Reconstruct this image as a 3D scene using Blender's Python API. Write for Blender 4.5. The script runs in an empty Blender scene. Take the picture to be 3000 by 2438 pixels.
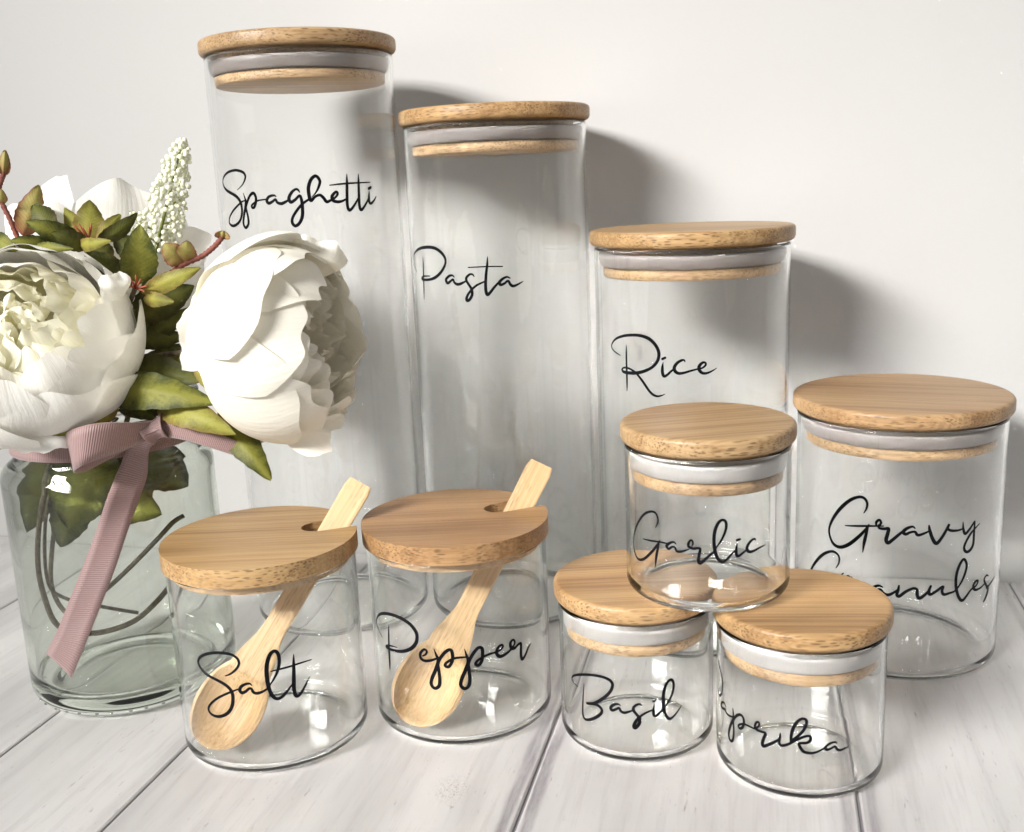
import bpy, bmesh, math, random
from mathutils import Vector, Matrix, noise
C = bpy.context.collection
S = bpy.context.scene
rnd = random.Random(7)

# ------------------------------------------------------------------ camera
F_PX, PITCH, ROLL, CAM_H = 3045.6, 0.2217, -0.0429, 0.2342
cam = bpy.data.cameras.new('camera')
cam.sensor_fit = 'HORIZONTAL'; cam.sensor_width = 36.0; cam.lens = 36.0 * F_PX / 3000.0
cam.clip_start = 0.01; cam.clip_end = 50
camo = bpy.data.objects.new('camera', cam); C.objects.link(camo)
camo.matrix_world = Matrix.Translation((0, 0, CAM_H)) @ Matrix.Rotation(math.pi/2 - PITCH, 4, 'X') @ Matrix.Rotation(ROLL, 4, 'Z')
S.camera = camo
cam.dof.use_dof = True; cam.dof.focus_distance = 0.46; cam.dof.aperture_fstop = 22.0

# ------------------------------------------------------------------ world, lamps, exposure
W = bpy.data.worlds.new('World'); S.world = W; W.use_nodes = True
W.node_tree.nodes['Background'].inputs[0].default_value = (1.0, 0.975, 0.94, 1)
W.node_tree.nodes['Background'].inputs[1].default_value = 0.34

def area(name, loc, target, sx, sy, power, col, spread=180):
    l = bpy.data.lights.new(name, 'AREA'); l.shape = 'RECTANGLE'; l.size = sx; l.size_y = sy
    l.energy = power; l.color = col
    o = bpy.data.objects.new(name, l); C.objects.link(o)
    o.location = loc
    o.rotation_euler = (Vector(target) - Vector(loc)).to_track_quat('-Z', 'Y').to_euler()
    l.spread = math.radians(spread)
    return o
AZ, EL, DIST = math.radians(44), math.radians(27), 2.2
ldir = Vector((math.sin(AZ)*math.cos(EL), math.cos(AZ)*math.cos(EL), -math.sin(EL)))
TGT = Vector((0.0, 0.5, 0.15))
lup = Vector((0, 0, 1)) - ldir*ldir.z*1.0; lup = (Vector((0, 0, 1)) - ldir*Vector((0, 0, 1)).dot(ldir)).normalized()
BEAM = Vector((math.sin(math.radians(47))*math.cos(EL), math.cos(math.radians(47))*math.cos(EL), -math.sin(math.radians(26))))
for k in (-1, 0, 1):                            # one fitting with three long tubes
    a_ = TGT - ldir*DIST + lup*0.115*k
    area('key_lamp', a_, a_ + BEAM, 0.92, 0.088, 1.66, (1.0, 0.975, 0.94), 36)

S.view_settings.view_transform = 'Standard'; S.view_settings.look = 'None'
S.view_settings.exposure = 0.0; S.view_settings.gamma = 1.0; S.view_settings.use_curve_mapping = False
cy = S.cycles
cy.use_denoising = True
cy.max_bounces = 28; cy.diffuse_bounces = 4; cy.glossy_bounces = 6; cy.transmission_bounces = 28
cy.transparent_max_bounces = 64
cy.caustics_reflective = True; cy.caustics_refractive = True; cy.blur_glossy = 0.0
cy.sample_clamp_indirect = 0.0

# ------------------------------------------------------------------ pixel helpers (photo is 3000 x 2438)
CP, SP_, CR, SR = math.cos(PITCH), math.sin(PITCH), math.cos(ROLL), math.sin(ROLL)
CAM = Vector((0, 0, CAM_H))
def ray(px, py):
    dx, dy = px - 1500.0, py - 1219.0
    a = (dx*CR + dy*SR) / F_PX; u = -(-dx*SR + dy*CR) / F_PX
    return Vector((a, CP + u*SP_, u*CP - SP_))
def onz(px, py, z=0.0):
    d = ray(px, py); return CAM + d * ((z - CAM_H) / d.z)
def ony(px, py, Y):
    d = ray(px, py); return CAM + d * (Y / d.y)
def oncyl(px, py, X, Y, R):
    d = ray(px, py); a = d.x**2 + d.y**2; b = -2*(d.x*X + d.y*Y); c = X*X + Y*Y - R*R
    q = b*b - 4*a*c
    t = (-b - math.sqrt(max(q, 0))) / (2*a)
    return CAM + d*t

# ------------------------------------------------------------------ mesh helpers
def mesh_obj(name, verts, faces, mat, parent=None, smooth=True, attrs=None, uvs=None):
    me = bpy.data.meshes.new(name)
    me.from_pydata([tuple(v) for v in verts], [], faces)
    if smooth:
        me.polygons.foreach_set('use_smooth', [True]*len(me.polygons))
    if attrs:
        for k, vals in attrs.items():
            at = me.attributes.new(k, 'FLOAT', 'POINT'); at.data.foreach_set('value', vals)
    if uvs:
        uv = me.uv_layers.new(name='UVMap')
        for lp in me.loops: uv.data[lp.index].uv = uvs[lp.vertex_index]
    if mat: me.materials.append(mat)
    me.update()
    o = bpy.data.objects.new(name, me); C.objects.link(o)
    if parent: o.parent = parent
    return o
def empty(name, loc, label=None, cat=None, group=None, rz=0.0):
    o = bpy.data.objects.new(name, None); C.objects.link(o); o.location = loc; o.rotation_euler = (0, 0, rz)
    o.empty_display_size = 0.02
    if label: o['label'] = label; o['category'] = cat
    if group: o['group'] = group
    return o
def lathe(prof, seg=96, closed=False):
    """prof: list of (r, z). points with r == 0 become poles."""
    V, F, rows = [], [], []
    for r, z in prof:
        if r < 1e-7: rows.append([len(V)]); V.append((0, 0, z))
        else:
            rows.append(list(range(len(V), len(V)+seg)))
            for i in range(seg):
                a = 2*math.pi*i/seg; V.append((r*math.cos(a), r*math.sin(a), z))
    n = len(rows)
    for k in range(n if closed else n-1):
        A, B = rows[k], rows[(k+1) % n]
        for i in range(seg):
            j = (i+1) % seg
            if len(A) == 1 and len(B) == 1: continue
            if len(A) == 1: F.append((A[0], B[j], B[i]))
            elif len(B) == 1: F.append((A[i], A[j], B[0]))
            else: F.append((A[i], A[j], B[j], B[i]))
    return V, F
def arc(cx, cz, r, a0, a1, n):
    return [(cx + r*math.cos(math.radians(a0+(a1-a0)*i/n)), cz + r*math.sin(math.radians(a0+(a1-a0)*i/n))) for i in range(n+1)]
def tube(pts, radii, seg=8):
    V, F = [], []
    pts = [Vector(p) for p in pts]
    if not isinstance(radii, (list, tuple)): radii = [radii]*len(pts)
    up = None
    for i, p in enumerate(pts):
        t = (pts[min(i+1, len(pts)-1)] - pts[max(i-1, 0)]).normalized()
        if up is None: up = t.orthogonal().normalized()
        up = (up - t*up.dot(t)).normalized(); s = t.cross(up)
        for k in range(seg):
            a = 2*math.pi*k/seg; V.append(p + (up*math.cos(a) + s*math.sin(a))*radii[i])
    n = len(pts)
    for i in range(n-1):
        for k in range(seg):
            j = (k+1) % seg
            F.append((i*seg+k, i*seg+j, (i+1)*seg+j, (i+1)*seg+k))
    F.append(tuple(range(seg-1, -1, -1))); F.append(tuple(range((n-1)*seg, n*seg)))
    return V, F
def catmull(P, n=8):
    """P: list of tuples of any dimension"""
    out = []
    m = len(P)
    for i in range(m-1):
        p0 = P[i-1] if i else P[0]; p1 = P[i]; p2 = P[i+1]; p3 = P[i+2] if i+2 < m else P[-1]
        for k in range(n):
            t = k/n; t2 = t*t; t3 = t2*t
            out.append(tuple(0.5*(2*b + (c-a)*t + (2*a-5*b+4*c-d)*t2 + (3*b-a-3*c+d)*t3) for a, b, c, d in zip(p0, p1, p2, p3)))
    out.append(tuple(P[-1]))
    return out
def grid(fn, nu, nt):
    V = [fn(-1+2*i/(nu-1), j/(nt-1)) for j in range(nt) for i in range(nu)]
    F = [(j*nu+i, j*nu+i+1, (j+1)*nu+i+1, (j+1)*nu+i) for j in range(nt-1) for i in range(nu-1)]
    return V, F

# ------------------------------------------------------------------ materials
class NT:
    def __init__(s, name):
        s.m = bpy.data.materials.new(name); s.m.use_nodes = True; s.t = s.m.node_tree; s.t.nodes.clear()
        s.out = s.t.nodes.new('ShaderNodeOutputMaterial')
    def n(s, typ, **kw):
        nd = s.t.nodes.new('ShaderNode'+typ)
        for k, v in kw.items():
            if k.startswith('i_'):
                key = k[2:]; key = int(key) if key.isdigit() else key.replace('_', ' ')
                nd.inputs[key].default_value = v
            else: setattr(nd, k, v)
        return nd
    def l(s, a, b): s.t.links.new(a, b)
    def math(s, op, a, b=None, clamp=False):
        nd = s.n('Math', operation=op); nd.use_clamp = clamp
        for i, x in enumerate((a, b)):
            if x is None: continue
            if hasattr(x, 'links'): s.l(x, nd.inputs[i])
            else: nd.inputs[i].default_value = x
        return nd.outputs[0]
    def ramp(s, fac, stops, interp='LINEAR'):
        nd = s.n('ValToRGB'); cr = nd.color_ramp; cr.interpolation = interp
        while len(cr.elements) < len(stops): cr.elements.new(0.5)
        for e, (p, c) in zip(cr.elements, stops):
            e.position = p; e.color = (*c, 1) if len(c) == 3 else c
        s.l(fac, nd.inputs[0]); return nd.outputs[0]
    def mix(s, fac, a, b, blend='MIX'):
        nd = s.n('Mix', data_type='RGBA', blend_type=blend)
        for x, i in ((fac, 0), (a, 6), (b, 7)):
            if hasattr(x, 'links'): s.l(x, nd.inputs[i])
            elif i == 0: nd.inputs[0].default_value = x
            else: nd.inputs[i].default_value = (*x, 1)
        return nd.outputs[2]
    def noise(s, vec, scale=5, detail=3, rough=0.55):
        nd = s.n('TexNoise'); nd.inputs['Scale'].default_value = scale; nd.inputs['Detail'].default_value = detail
        nd.inputs['Roughness'].default_value = rough
        if vec is not None: s.l(vec, nd.inputs['Vector'])
        return nd.outputs[0]
    def mapping(s, vec, scale=(1, 1, 1), loc=(0, 0, 0), rot=(0, 0, 0)):
        nd = s.n('Mapping'); nd.inputs['Scale'].default_value = scale; nd.inputs['Location'].default_value = loc; nd.inputs['Rotation'].default_value = rot
        s.l(vec, nd.inputs['Vector']); return nd.outputs[0]
    def principled(s, col=None, rough=0.5, **kw):
        p = s.n('BsdfPrincipled')
        if col is not None:
            if hasattr(col, 'links'): s.l(col, p.inputs['Base Color'])
            else: p.inputs['Base Color'].default_value = (*col, 1)
        if hasattr(rough, 'links'): s.l(rough, p.inputs['Roughness'])
        else: p.inputs['Roughness'].default_value = rough
        for k, v in kw.items(): p.inputs[k.replace('_', ' ')].default_value = v
        s.l(p.outputs[0], s.out.inputs[0]); return p
    def bump(s, h, strength, dist, target):
        b = s.n('Bump'); b.inputs['Strength'].default_value = strength; b.inputs['Distance'].default_value = dist
        s.l(h, b.inputs['Height']); s.l(b.outputs[0], target.inputs['Normal'])

def mat_wall():
    t = NT('white_wall_paint'); tc = t.n('TexCoord').outputs['Object']
    n1 = t.noise(tc, 3.0, 3); n2 = t.noise(tc, 420, 3, 0.6)
    col = t.ramp(n1, [(0.3, (0.505, 0.503, 0.497)), (0.7, (0.53, 0.527, 0.522))])
    vo = t.n('TexVoronoi'); vo.inputs['Scale'].default_value = 14; t.l(tc, vo.inputs['Vector'])
    speck = t.math('LESS_THAN', vo.outputs['Distance'], 0.012)
    col = t.mix(t.math('MULTIPLY', speck, 0.5), col, (0.42, 0.38, 0.33))
    p = t.principled(col, 0.55, Specular_IOR_Level=0.3)
    t.bump(n2, 0.10, 0.0006, p)
    return t.m
def mat_plank():
    t = NT('white_washed_plank'); tc = t.n('TexCoord').outputs['Object']
    info = t.n('ObjectInfo')
    addv = t.n('VectorMath', operation='ADD'); t.l(tc, addv.inputs[0])
    sc = t.n('VectorMath', operation='SCALE'); sc.inputs['Scale'].default_value = 0.0
    cmb = t.n('CombineXYZ'); t.l(t.math('MULTIPLY', info.outputs['Random'], 37.0), cmb.inputs[0]); t.l(t.math('MULTIPLY', info.outputs['Random'], 11.0), cmb.inputs[1])
    t.l(cmb.outputs[0], addv.inputs[1]); v = addv.outputs[0]
    grain = t.noise(t.mapping(v, (240, 14, 10)), 1.0, 6, 0.7)
    big = t.noise(t.mapping(v, (26, 5, 5)), 1.0, 3, 0.55)
    fine = t.noise(t.mapping(v, (480, 75, 50)), 1.0, 5, 0.75)
    col = t.ramp(big, [(0.32, (0.52, 0.515, 0.512)), (0.62, (0.67, 0.665, 0.66))])
    streak = t.ramp(grain, [(0.50, (0, 0, 0)), (0.70, (1, 1, 1))])
    col = t.mix(t.math('MULTIPLY', streak, 0.50), col, (0.43, 0.41, 0.42))
    # small dark scuffs following the grain
    sp = t.ramp(fine, [(0.60, (0, 0, 0)), (0.68, (1, 1, 1))])
    gate = t.ramp(t.noise(t.mapping(v, (60, 18, 5)), 1.0, 2), [(0.42, (0, 0, 0)), (0.60, (1, 1, 1))])
    col = t.mix(t.math('MULTIPLY', t.math('MULTIPLY', sp, gate), 0.85), col, (0.26, 0.24, 0.25))
    # worn grey paint near the long edges
    at = t.n('Attribute', attribute_name='edge')
    e = t.math('ADD', at.outputs['Fac'], t.math('MULTIPLY', t.math('SUBTRACT', t.noise(t.mapping(v, (60, 16, 5)), 1.0, 4), 0.5), 0.007))
    wear = t.ramp(t.math('MULTIPLY', e, 100.0), [(0.0, (0.45,)*3), (0.10, (0.18,)*3), (0.22, (0.95,)*3), (0.48, (0.9,)*3), (0.66, (0.12,)*3), (0.9, (0, 0, 0))])
    aw = t.n('Attribute', attribute_name='wear')
    wk = t.math('MULTIPLY', t.math('MULTIPLY', wear, aw.outputs['Fac']), t.ramp(t.noise(t.mapping(v, (300, 40, 5)), 1.0, 5, 0.7), [(0.3, (0.35,)*3), (0.62, (1, 1, 1))]))
    col = t.mix(wk, col, (0.27, 0.25, 0.275))
    # a knot in the board in front of the pepper jar
    kp = onz(1325, 2312); ku, kv = kp.x*math.cos(math.radians(14)) - kp.y*math.sin(math.radians(14)), kp.x*math.sin(math.radians(14)) + kp.y*math.cos(math.radians(14))
    kd = t.n('VectorMath', operation='LENGTH'); t.l(t.mapping(tc, (1, 0.8, 0), (-ku, -kv*0.8, 0)), kd.inputs[0])
    kn = t.math('ADD', kd.outputs['Value'], t.math('MULTIPLY', t.math('SUBTRACT', t.noise(t.mapping(tc, (420, 300, 10)), 1.0, 3), 0.5), 0.006))
    km = t.ramp(t.math('MULTIPLY', kn, 100.0), [(0.25, (1, 1, 1)), (0.75, (0.35,)*3), (0.95, (0, 0, 0))])
    kl = t.ramp(t.math('SINE', t.math('MULTIPLY', kn, 5200.0)), [(0.25, (0.1,)*3), (0.6, (1, 1, 1))])
    kg = t.ramp(t.noise(t.mapping(tc, (900, 500, 10)), 1.0, 3), [(0.42, (0, 0, 0)), (0.56, (1, 1, 1))])
    col = t.mix(t.math('MULTIPLY', t.math('MULTIPLY', km, t.math('MULTIPLY', kl, kg)), 0.6), col, (0.26, 0.25, 0.235))
    p = t.principled(col, 0.42, Specular_IOR_Level=0.35)
    t.bump(grain, 0.12, 0.0006, p)
    return t.m
def mat_bamboo(name, dark, mid, light, fleck=1.0, rough=0.42):
    t = NT(name); tc = t.n('TexCoord').outputs['Object']; info = t.n('ObjectInfo')
    cmb = t.n('CombineXYZ')
    for i, k in enumerate((0.9, 1.7, 0.3)): t.l(t.math('MULTIPLY', info.outputs['Random'], k), cmb.inputs[i])
    ad = t.n('VectorMath', operation='ADD'); t.l(tc, ad.inputs[0]); t.l(cmb.outputs[0], ad.inputs[1]); v = ad.outputs[0]
    g1 = t.noise(t.mapping(v, (9, 800, 800)), 1.0, 4, 0.65)
    g2 = t.noise(t.mapping(v, (9, 110, 60)), 1.0, 3, 0.55)
    g3 = t.noise(t.mapping(v, (5, 30, 20)), 1.0, 2, 0.5)
    s = t.math('ADD', t.math('ADD', t.math('MULTIPLY', g1, 0.5), t.math('MULTIPLY', g2, 0.35)), t.math('MULTIPLY', g3, 0.25))
    col = t.ramp(s, [(0.44, dark), (0.55, mid), (0.66, light)])
    line = t.ramp(t.noise(t.mapping(v, (7, 520, 300)), 1.0, 2, 0.5), [(0.60, (0, 0, 0)), (0.70, (1, 1, 1))])
    col = t.mix(t.math('MULTIPLY', line, 0.45), col, tuple(c*0.62 for c in dark))
    tone = t.mix(1.0, col, (1, 1, 1), 'MULTIPLY'); t.l(info.outputs['Color'], tone.node.inputs[7]); col = tone
    # laminated strips
    sep = t.n('SeparateXYZ'); t.l(v, sep.inputs[0])
    fl = t.math('FLOOR', t.math('MULTIPLY', sep.outputs[1], 46.0))
    wn = t.n('TexWhiteNoise', noise_dimensions='1D'); t.l(fl, wn.inputs['W'])
    hsv = t.n('HueSaturation'); t.l(col, hsv.inputs['Color'])
    t.l(t.math('ADD', t.math('MULTIPLY', wn.outputs['Value'], 0.20), 0.90), hsv.inputs['Value'])
    col = hsv.outputs[0]
    # fibre bundles: dots on the end grain, dashes on the long grain
    vo = t.n('TexVoronoi'); vo.inputs['Scale'].default_value = 1.0; vo.inputs['Randomness'].default_value = 0.75
    t.l(t.mapping(v, (170, 950, 950)), vo.inputs['Vector'])
    f = t.ramp(vo.outputs['Distance'], [(0.24, (1, 1, 1)), (0.42, (0, 0, 0))])
    gate = t.ramp(t.noise(t.mapping(v, (40, 90, 90)), 1.0, 2), [(0.36, (0.12,)*3), (0.52, (1, 1, 1))])
    geo = t.n('NewGeometry'); sn = t.n('SeparateXYZ'); t.l(geo.outputs['Normal'], sn.inputs[0])
    side = t.ramp(t.math('ABSOLUTE', sn.outputs[2]), [(0.55, (1, 1, 1)), (0.9, (0.0, 0.0, 0.0))])
    k = t.math('MULTIPLY', t.math('MULTIPLY', t.math('MULTIPLY', f, gate), side), 0.66*fleck)
    col = t.mix(k, col, tuple(c*0.42 for c in dark))
    p = t.principled(col, rough, Specular_IOR_Level=0.45)
    t.bump(g1, 0.18, 0.0004, p)
    return t.m
def mat_glass(name, col, ior):
    t = NT(name); g = t.n('BsdfGlass'); g.inputs['Color'].default_value = (*col, 1)
    g.inputs['IOR'].default_value = ior; g.inputs['Roughness'].default_value = 0.0
    t.l(g.outputs[0], t.out.inputs[0]); return t.m
def mat_plain(name, col, rough=0.5, **kw):
    t = NT(name); t.principled(col, rough, **kw); return t.m
def mat_petal(name, base, tip, transl=0.3):
    t = NT(name); at = t.n('Attribute', attribute_name='grad'); tc = t.n('TexCoord').outputs['Object']
    nz = t.noise(t.mapping(tc, (60, 60, 60)), 1.0, 3)
    g = t.math('ADD', at.outputs['Fac'], t.math('MULTIPLY', t.math('SUBTRACT', nz, 0.5), 0.25), clamp=True)
    col = t.ramp(g, [(0.0, base), (0.6, tip), (1.0, tip)])
    d = t.n('BsdfPrincipled'); t.l(col, d.inputs['Base Color']); d.inputs['Roughness'].default_value = 0.7; d.inputs['Specular IOR Level'].default_value = 0.15
    fine = t.noise(tc, 900, 3, 0.6)
    wr = t.noise(tc, 90, 3, 0.5)
    sd_ = t.n('Attribute', attribute_name='side'); cb = t.n('CombineXYZ')
    t.l(t.math('MULTIPLY', sd_.outputs['Fac'], 7.0), cb.inputs[0]); t.l(t.math('MULTIPLY', at.outputs['Fac'], 1.6), cb.inputs[1])
    pv = t.n('VectorMath', operation='ADD'); t.l(cb.outputs[0], pv.inputs[0]); t.l(t.n('ObjectInfo').outputs['Random'], pv.inputs[1])
    vein = t.noise(pv.outputs[0], 2.2, 4, 0.6)
    t.bump(t.math('ADD', t.math('ADD', t.math('MULTIPLY', fine, 0.10), t.math('MULTIPLY', wr, 0.7)), t.math('MULTIPLY', vein, 0.9)), 0.32, 0.0012, d)
    tr = t.n('BsdfTranslucent'); t.l(col, tr.inputs[0])
    mx = t.n('MixShader'); mx.inputs[0].default_value = transl
    t.l(d.outputs[0], mx.inputs[1]); t.l(tr.outputs[0], mx.inputs[2]); t.l(mx.outputs[0], t.out.inputs[0])
    return t.m
def mat_leaf(name, centre, dark, tipc, red=0.0):
    t = NT(name); g = t.n('Attribute', attribute_name='grad').outputs['Fac']; e = t.n('Attribute', attribute_name='edge').outputs['Fac']
    tc = t.n('TexCoord').outputs['Object']; info = t.n('ObjectInfo')
    ad = t.n('VectorMath', operation='ADD'); t.l(tc, ad.inputs[0])
    cmb = t.n('CombineXYZ'); t.l(info.outputs['Random'], cmb.inputs[0]); t.l(cmb.outputs[0], ad.inputs[1]); v = ad.outputs[0]
    nz = t.noise(v, 130, 4, 0.65)
    a = t.math('ADD', t.math('MULTIPLY', e, 0.75), t.math('MULTIPLY', t.math('SUBTRACT', nz, 0.5), 1.5), clamp=True)
    col = t.ramp(a, [(0.15, centre), (0.75, dark)])
    fleck = t.ramp(t.noise(v, 900, 3, 0.7), [(0.58, (0, 0, 0)), (0.66, (1, 1, 1))])
    col = t.mix(t.math('MULTIPLY', fleck, t.math('MULTIPLY', e, 0.6)), col, tuple(c*0.35 for c in dark))
    b = t.math('MULTIPLY', t.math('POWER', e, 5.0), red, clamp=True)
    col = t.mix(b, col, tipc)
    base = t.math('MULTIPLY', t.math('POWER', t.math('SUBTRACT', 1.0, g), 3.0), min(1.0, red*1.4), clamp=True)
    col = t.mix(base, col, tipc)
    # faint veins
    vn = t.math('ABSOLUTE', t.math('SINE', t.math('ADD', t.math('MULTIPLY', g, 42.0), t.math('MULTIPLY', e, -9.0))))
    p = t.n('BsdfPrincipled'); t.l(col, p.inputs['Base Color']); p.inputs['Roughness'].default_value = 0.55; p.inputs['Specular IOR Level'].default_value = 0.3
    weave = t.noise(v, 1500, 2, 0.6)
    t.bump(t.math('ADD', t.math('MULTIPLY', vn, 0.25), t.math('MULTIPLY', weave, 0.35)), 0.30, 0.0007, p)
    tr = t.n('BsdfTranslucent'); t.l(col, tr.inputs[0])
    mx = t.n('MixShader'); mx.inputs[0].default_value = 0.18
    t.l(p.outputs[0], mx.inputs[1]); t.l(tr.outputs[0], mx.inputs[2]); t.l(mx.outputs[0], t.out.inputs[0])
    return t.m
def mat_ribbon():
    t = NT('dusty_pink_grosgrain'); uv = t.n('UVMap').outputs[0]
    sp = t.n('SeparateXYZ'); t.l(uv, sp.inputs[0])
    rib = t.math('SINE', t.math('MULTIPLY', sp.outputs[1], 2*math.pi*1000.0))
    rib = t.math('ADD', t.math('MULTIPLY', rib, 0.5), 0.5)
    ed = t.math('ABSOLUTE', sp.outputs[0])
    edge = t.math('GREATER_THAN', ed, 0.94)
    col = t.mix(t.math('MULTIPLY', rib, 0.55), (0.27, 0.165, 0.160), (0.45, 0.305, 0.295))
    col = t.mix(t.math('MULTIPLY', edge, 0.5), col, (0.32, 0.19, 0.185))
    p = t.principled(col, 0.5, Specular_IOR_Level=0.4, Sheen_Weight=0.4)
    t.bump(t.math('MAXIMUM', rib, edge), 0.6, 0.0003, p)
    return t.m
def mat_stem(name, a, b):
    t = NT(name); tc = t.n('TexCoord').outputs['Object']
    nz = t.noise(tc, 500, 4, 0.7); col = t.ramp(nz, [(0.35, a), (0.65, b)])
    p = t.principled(col, 0.75); t.bump(nz, 0.6, 0.0008, p); return t.m

M_wall = mat_wall(); M_plank = mat_plank()
M_groove = mat_plain('grey_joint_filler', (0.24, 0.225, 0.245), 0.7)
M_bam = mat_bamboo('bamboo_lid_wood', (0.29, 0.172, 0.078), (0.435, 0.283, 0.140), (0.53, 0.368, 0.195), 1.1)
M_bam2 = mat_bamboo('bamboo_plug_wood', (0.38, 0.24, 0.125), (0.51, 0.345, 0.185), (0.58, 0.41, 0.24), 0.9, 0.5)
M_spoon = mat_bamboo('bamboo_spoon_wood', (0.43, 0.28, 0.13), (0.56, 0.385, 0.195), (0.63, 0.45, 0.245), 0.5, 0.5)
M_sil = mat_plain('white_silicone', (0.44, 0.425, 0.415), 0.45, Specular_IOR_Level=0.35)
M_sil_shade = mat_plain('shaded_white_silicone', (0.30, 0.272, 0.265), 0.4, Specular_IOR_Level=0.4)  # the white silicone again, shade on the large jars' seals put into its colour
M_glass = mat_glass('clear_glass', (0.997, 1.0, 0.998), 1.43)
M_vase = mat_glass('pale_green_glass', (0.925, 0.940, 0.920), 1.52)
M_ink = mat_plain('black_vinyl', (0.004, 0.004, 0.006), 0.5, Specular_IOR_Level=0.1)
M_pet = mat_petal('cream_petal', (0.95, 0.885, 0.70), (0.97, 0.94, 0.845), 0.22)
M_pety = mat_petal('lemon_petal', (0.97, 0.945, 0.66), (0.98, 0.96, 0.82), 0.42)
M_petw = mat_petal('white_petal', (0.95, 0.93, 0.82), (0.97, 0.96, 0.915), 0.24)
M_leafA = mat_leaf('olive_leaf', (0.23, 0.23, 0.040), (0.055, 0.066, 0.014), (0.30, 0.14, 0.05), 0.0)
M_leafB = mat_leaf('dark_olive_leaf', (0.125, 0.135, 0.028), (0.038, 0.048, 0.012), (0.20, 0.10, 0.04), 0.18)
M_leafC = mat_leaf('yellow_olive_leaf', (0.34, 0.33, 0.065), (0.16, 0.155, 0.030), (0.36, 0.17, 0.07), 0.32)
M_bud = mat_leaf('blushed_bud_leaf', (0.40, 0.36, 0.11), (0.32, 0.24, 0.08), (0.30, 0.085, 0.06), 0.9)
M_red = mat_stem('red_brown_stem', (0.16, 0.045, 0.035), (0.27, 0.085, 0.06))
M_stamen = mat_plain('rust_stamen', (0.36, 0.085, 0.04), 0.6)
M_stem = mat_stem('brown_stem', (0.06, 0.047, 0.03), (0.17, 0.135, 0.085))
M_berry = mat_plain('cream_berry', (0.83, 0.84, 0.66), 0.45, Specular_IOR_Level=0.4)
M_calyx = mat_stem('green_calyx', (0.10, 0.13, 0.03), (0.24, 0.27, 0.07))
M_rib = mat_ribbon()

# ------------------------------------------------------------------ the setting: tabletop of painted planks and a white wall
WA = math.radians(-14.0)                       # the wall runs this much off the camera's x axis
E1 = Vector((math.cos(WA), math.sin(WA), 0)); E2 = Vector((-math.sin(WA), math.cos(WA), 0))
V_WALL = 0.0204*E2.x + 0.619*E2.y
def wallframe(o): o.rotation_euler = (0, 0, WA)
def boxmesh(x0, x1, y0, y1, z0, z1, bev=0.0):
    bm = bmesh.new()
    vs = [bm.verts.new((x, y, z)) for x in (x0, x1) for y in (y0, y1) for z in (z0, z1)]
    for f in ((0, 1, 3, 2), (4, 6, 7, 5), (0, 4, 5, 1), (2, 3, 7, 6), (0, 2, 6, 4), (1, 5, 7, 3)): bm.faces.new([vs[i] for i in f])
    bmesh.ops.recalc_face_normals(bm, faces=bm.faces)
    if bev: bmesh.ops.bevel(bm, geom=list(bm.edges), offset=bev, segments=2, affect='EDGES', profile=0.5)
    return bm
def bm_obj(name, bm, mat, parent=None, smooth=False):
    me = bpy.data.meshes.new(name); bm.to_mesh(me); bm.free(); me.materials.append(mat)
    if smooth: me.polygons.foreach_set('use_smooth', [True]*len(me.polygons))
    o = bpy.data.objects.new(name, me); C.objects.link(o)
    if parent: o.parent = parent
    return o
wall = bm_obj('wall', boxmesh(-0.80, 0.80, V_WALL, V_WALL+0.02, -0.03, 0.75), M_wall); wallframe(wall); wall['kind'] = 'structure'
table = bm_obj('tabletop', boxmesh(-0.80, 0.80, -0.02, V_WALL-0.0005, -0.03, -0.0011), M_groove); wallframe(table); table['kind'] = 'structure'
BND = [-0.799, -0.69, -0.565, -0.439, -0.3215, -0.2435, -0.0885, 0.0362, 0.1365, 0.262, 0.395, 0.53, 0.66, 0.799]
WEAR = {-0.0885: 1.0, 0.0362: 0.85, 0.1365: 0.5, -0.2435: 0.25, -0.3215: 0.2}
for a, b in zip(BND[:-1], BND[1:]):
    ga, gb = 0.0007, 0.0007
    nx, ny = 24, 3
    x0, x1 = a+ga, b-gb; xs = [x0] + [x0 + d for d in (0.0008, 0.003, 0.006, 0.012)] + [x0 + 0.012 + (x1-x0-0.024)*i/6 for i in range(1, 6)] + [x1 - d for d in (0.012, 0.006, 0.003, 0.0008)] + [x1]
    ys = [0.0, 0.2, 0.4, V_WALL-0.001]
    Vv, Ff, ed, wr = [], [], [], []
    for y in ys:
        for i, x in enumerate(xs):
            Vv.append((x, y, -0.0005 if i in (0, len(xs)-1) else 0.0))
            ed.append(min(x-x0, x1-x)); wr.append(WEAR.get(a, 0.12) if x-x0 < x1-x else WEAR.get(b, 0.12))
    m = len(xs)
    Ff = [(j*m+i, j*m+i+1, (j+1)*m+i+1, (j+1)*m+i) for j in range(len(ys)-1) for i in range(m-1)]
    # skirts down to the filler
    k0 = len(Vv)
    for j in range(len(ys)):
        for i in (0, m-1):
            x, y, z = Vv[j*m+i]; Vv.append((x, y, -0.002)); ed.append(0.0); wr.append(wr[j*m+i])
    for j in range(len(ys)-1):
        Ff.append((j*m, (j+1)*m, k0+2*(j+1), k0+2*j)); Ff.append((j*m+m-1, k0+2*j+1, k0+2*(j+1)+1, (j+1)*m+m-1))
    o = mesh_obj('plank', Vv, Ff, M_plank, table, smooth=False, attrs={'edge': ed, 'wear': wr})

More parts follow.
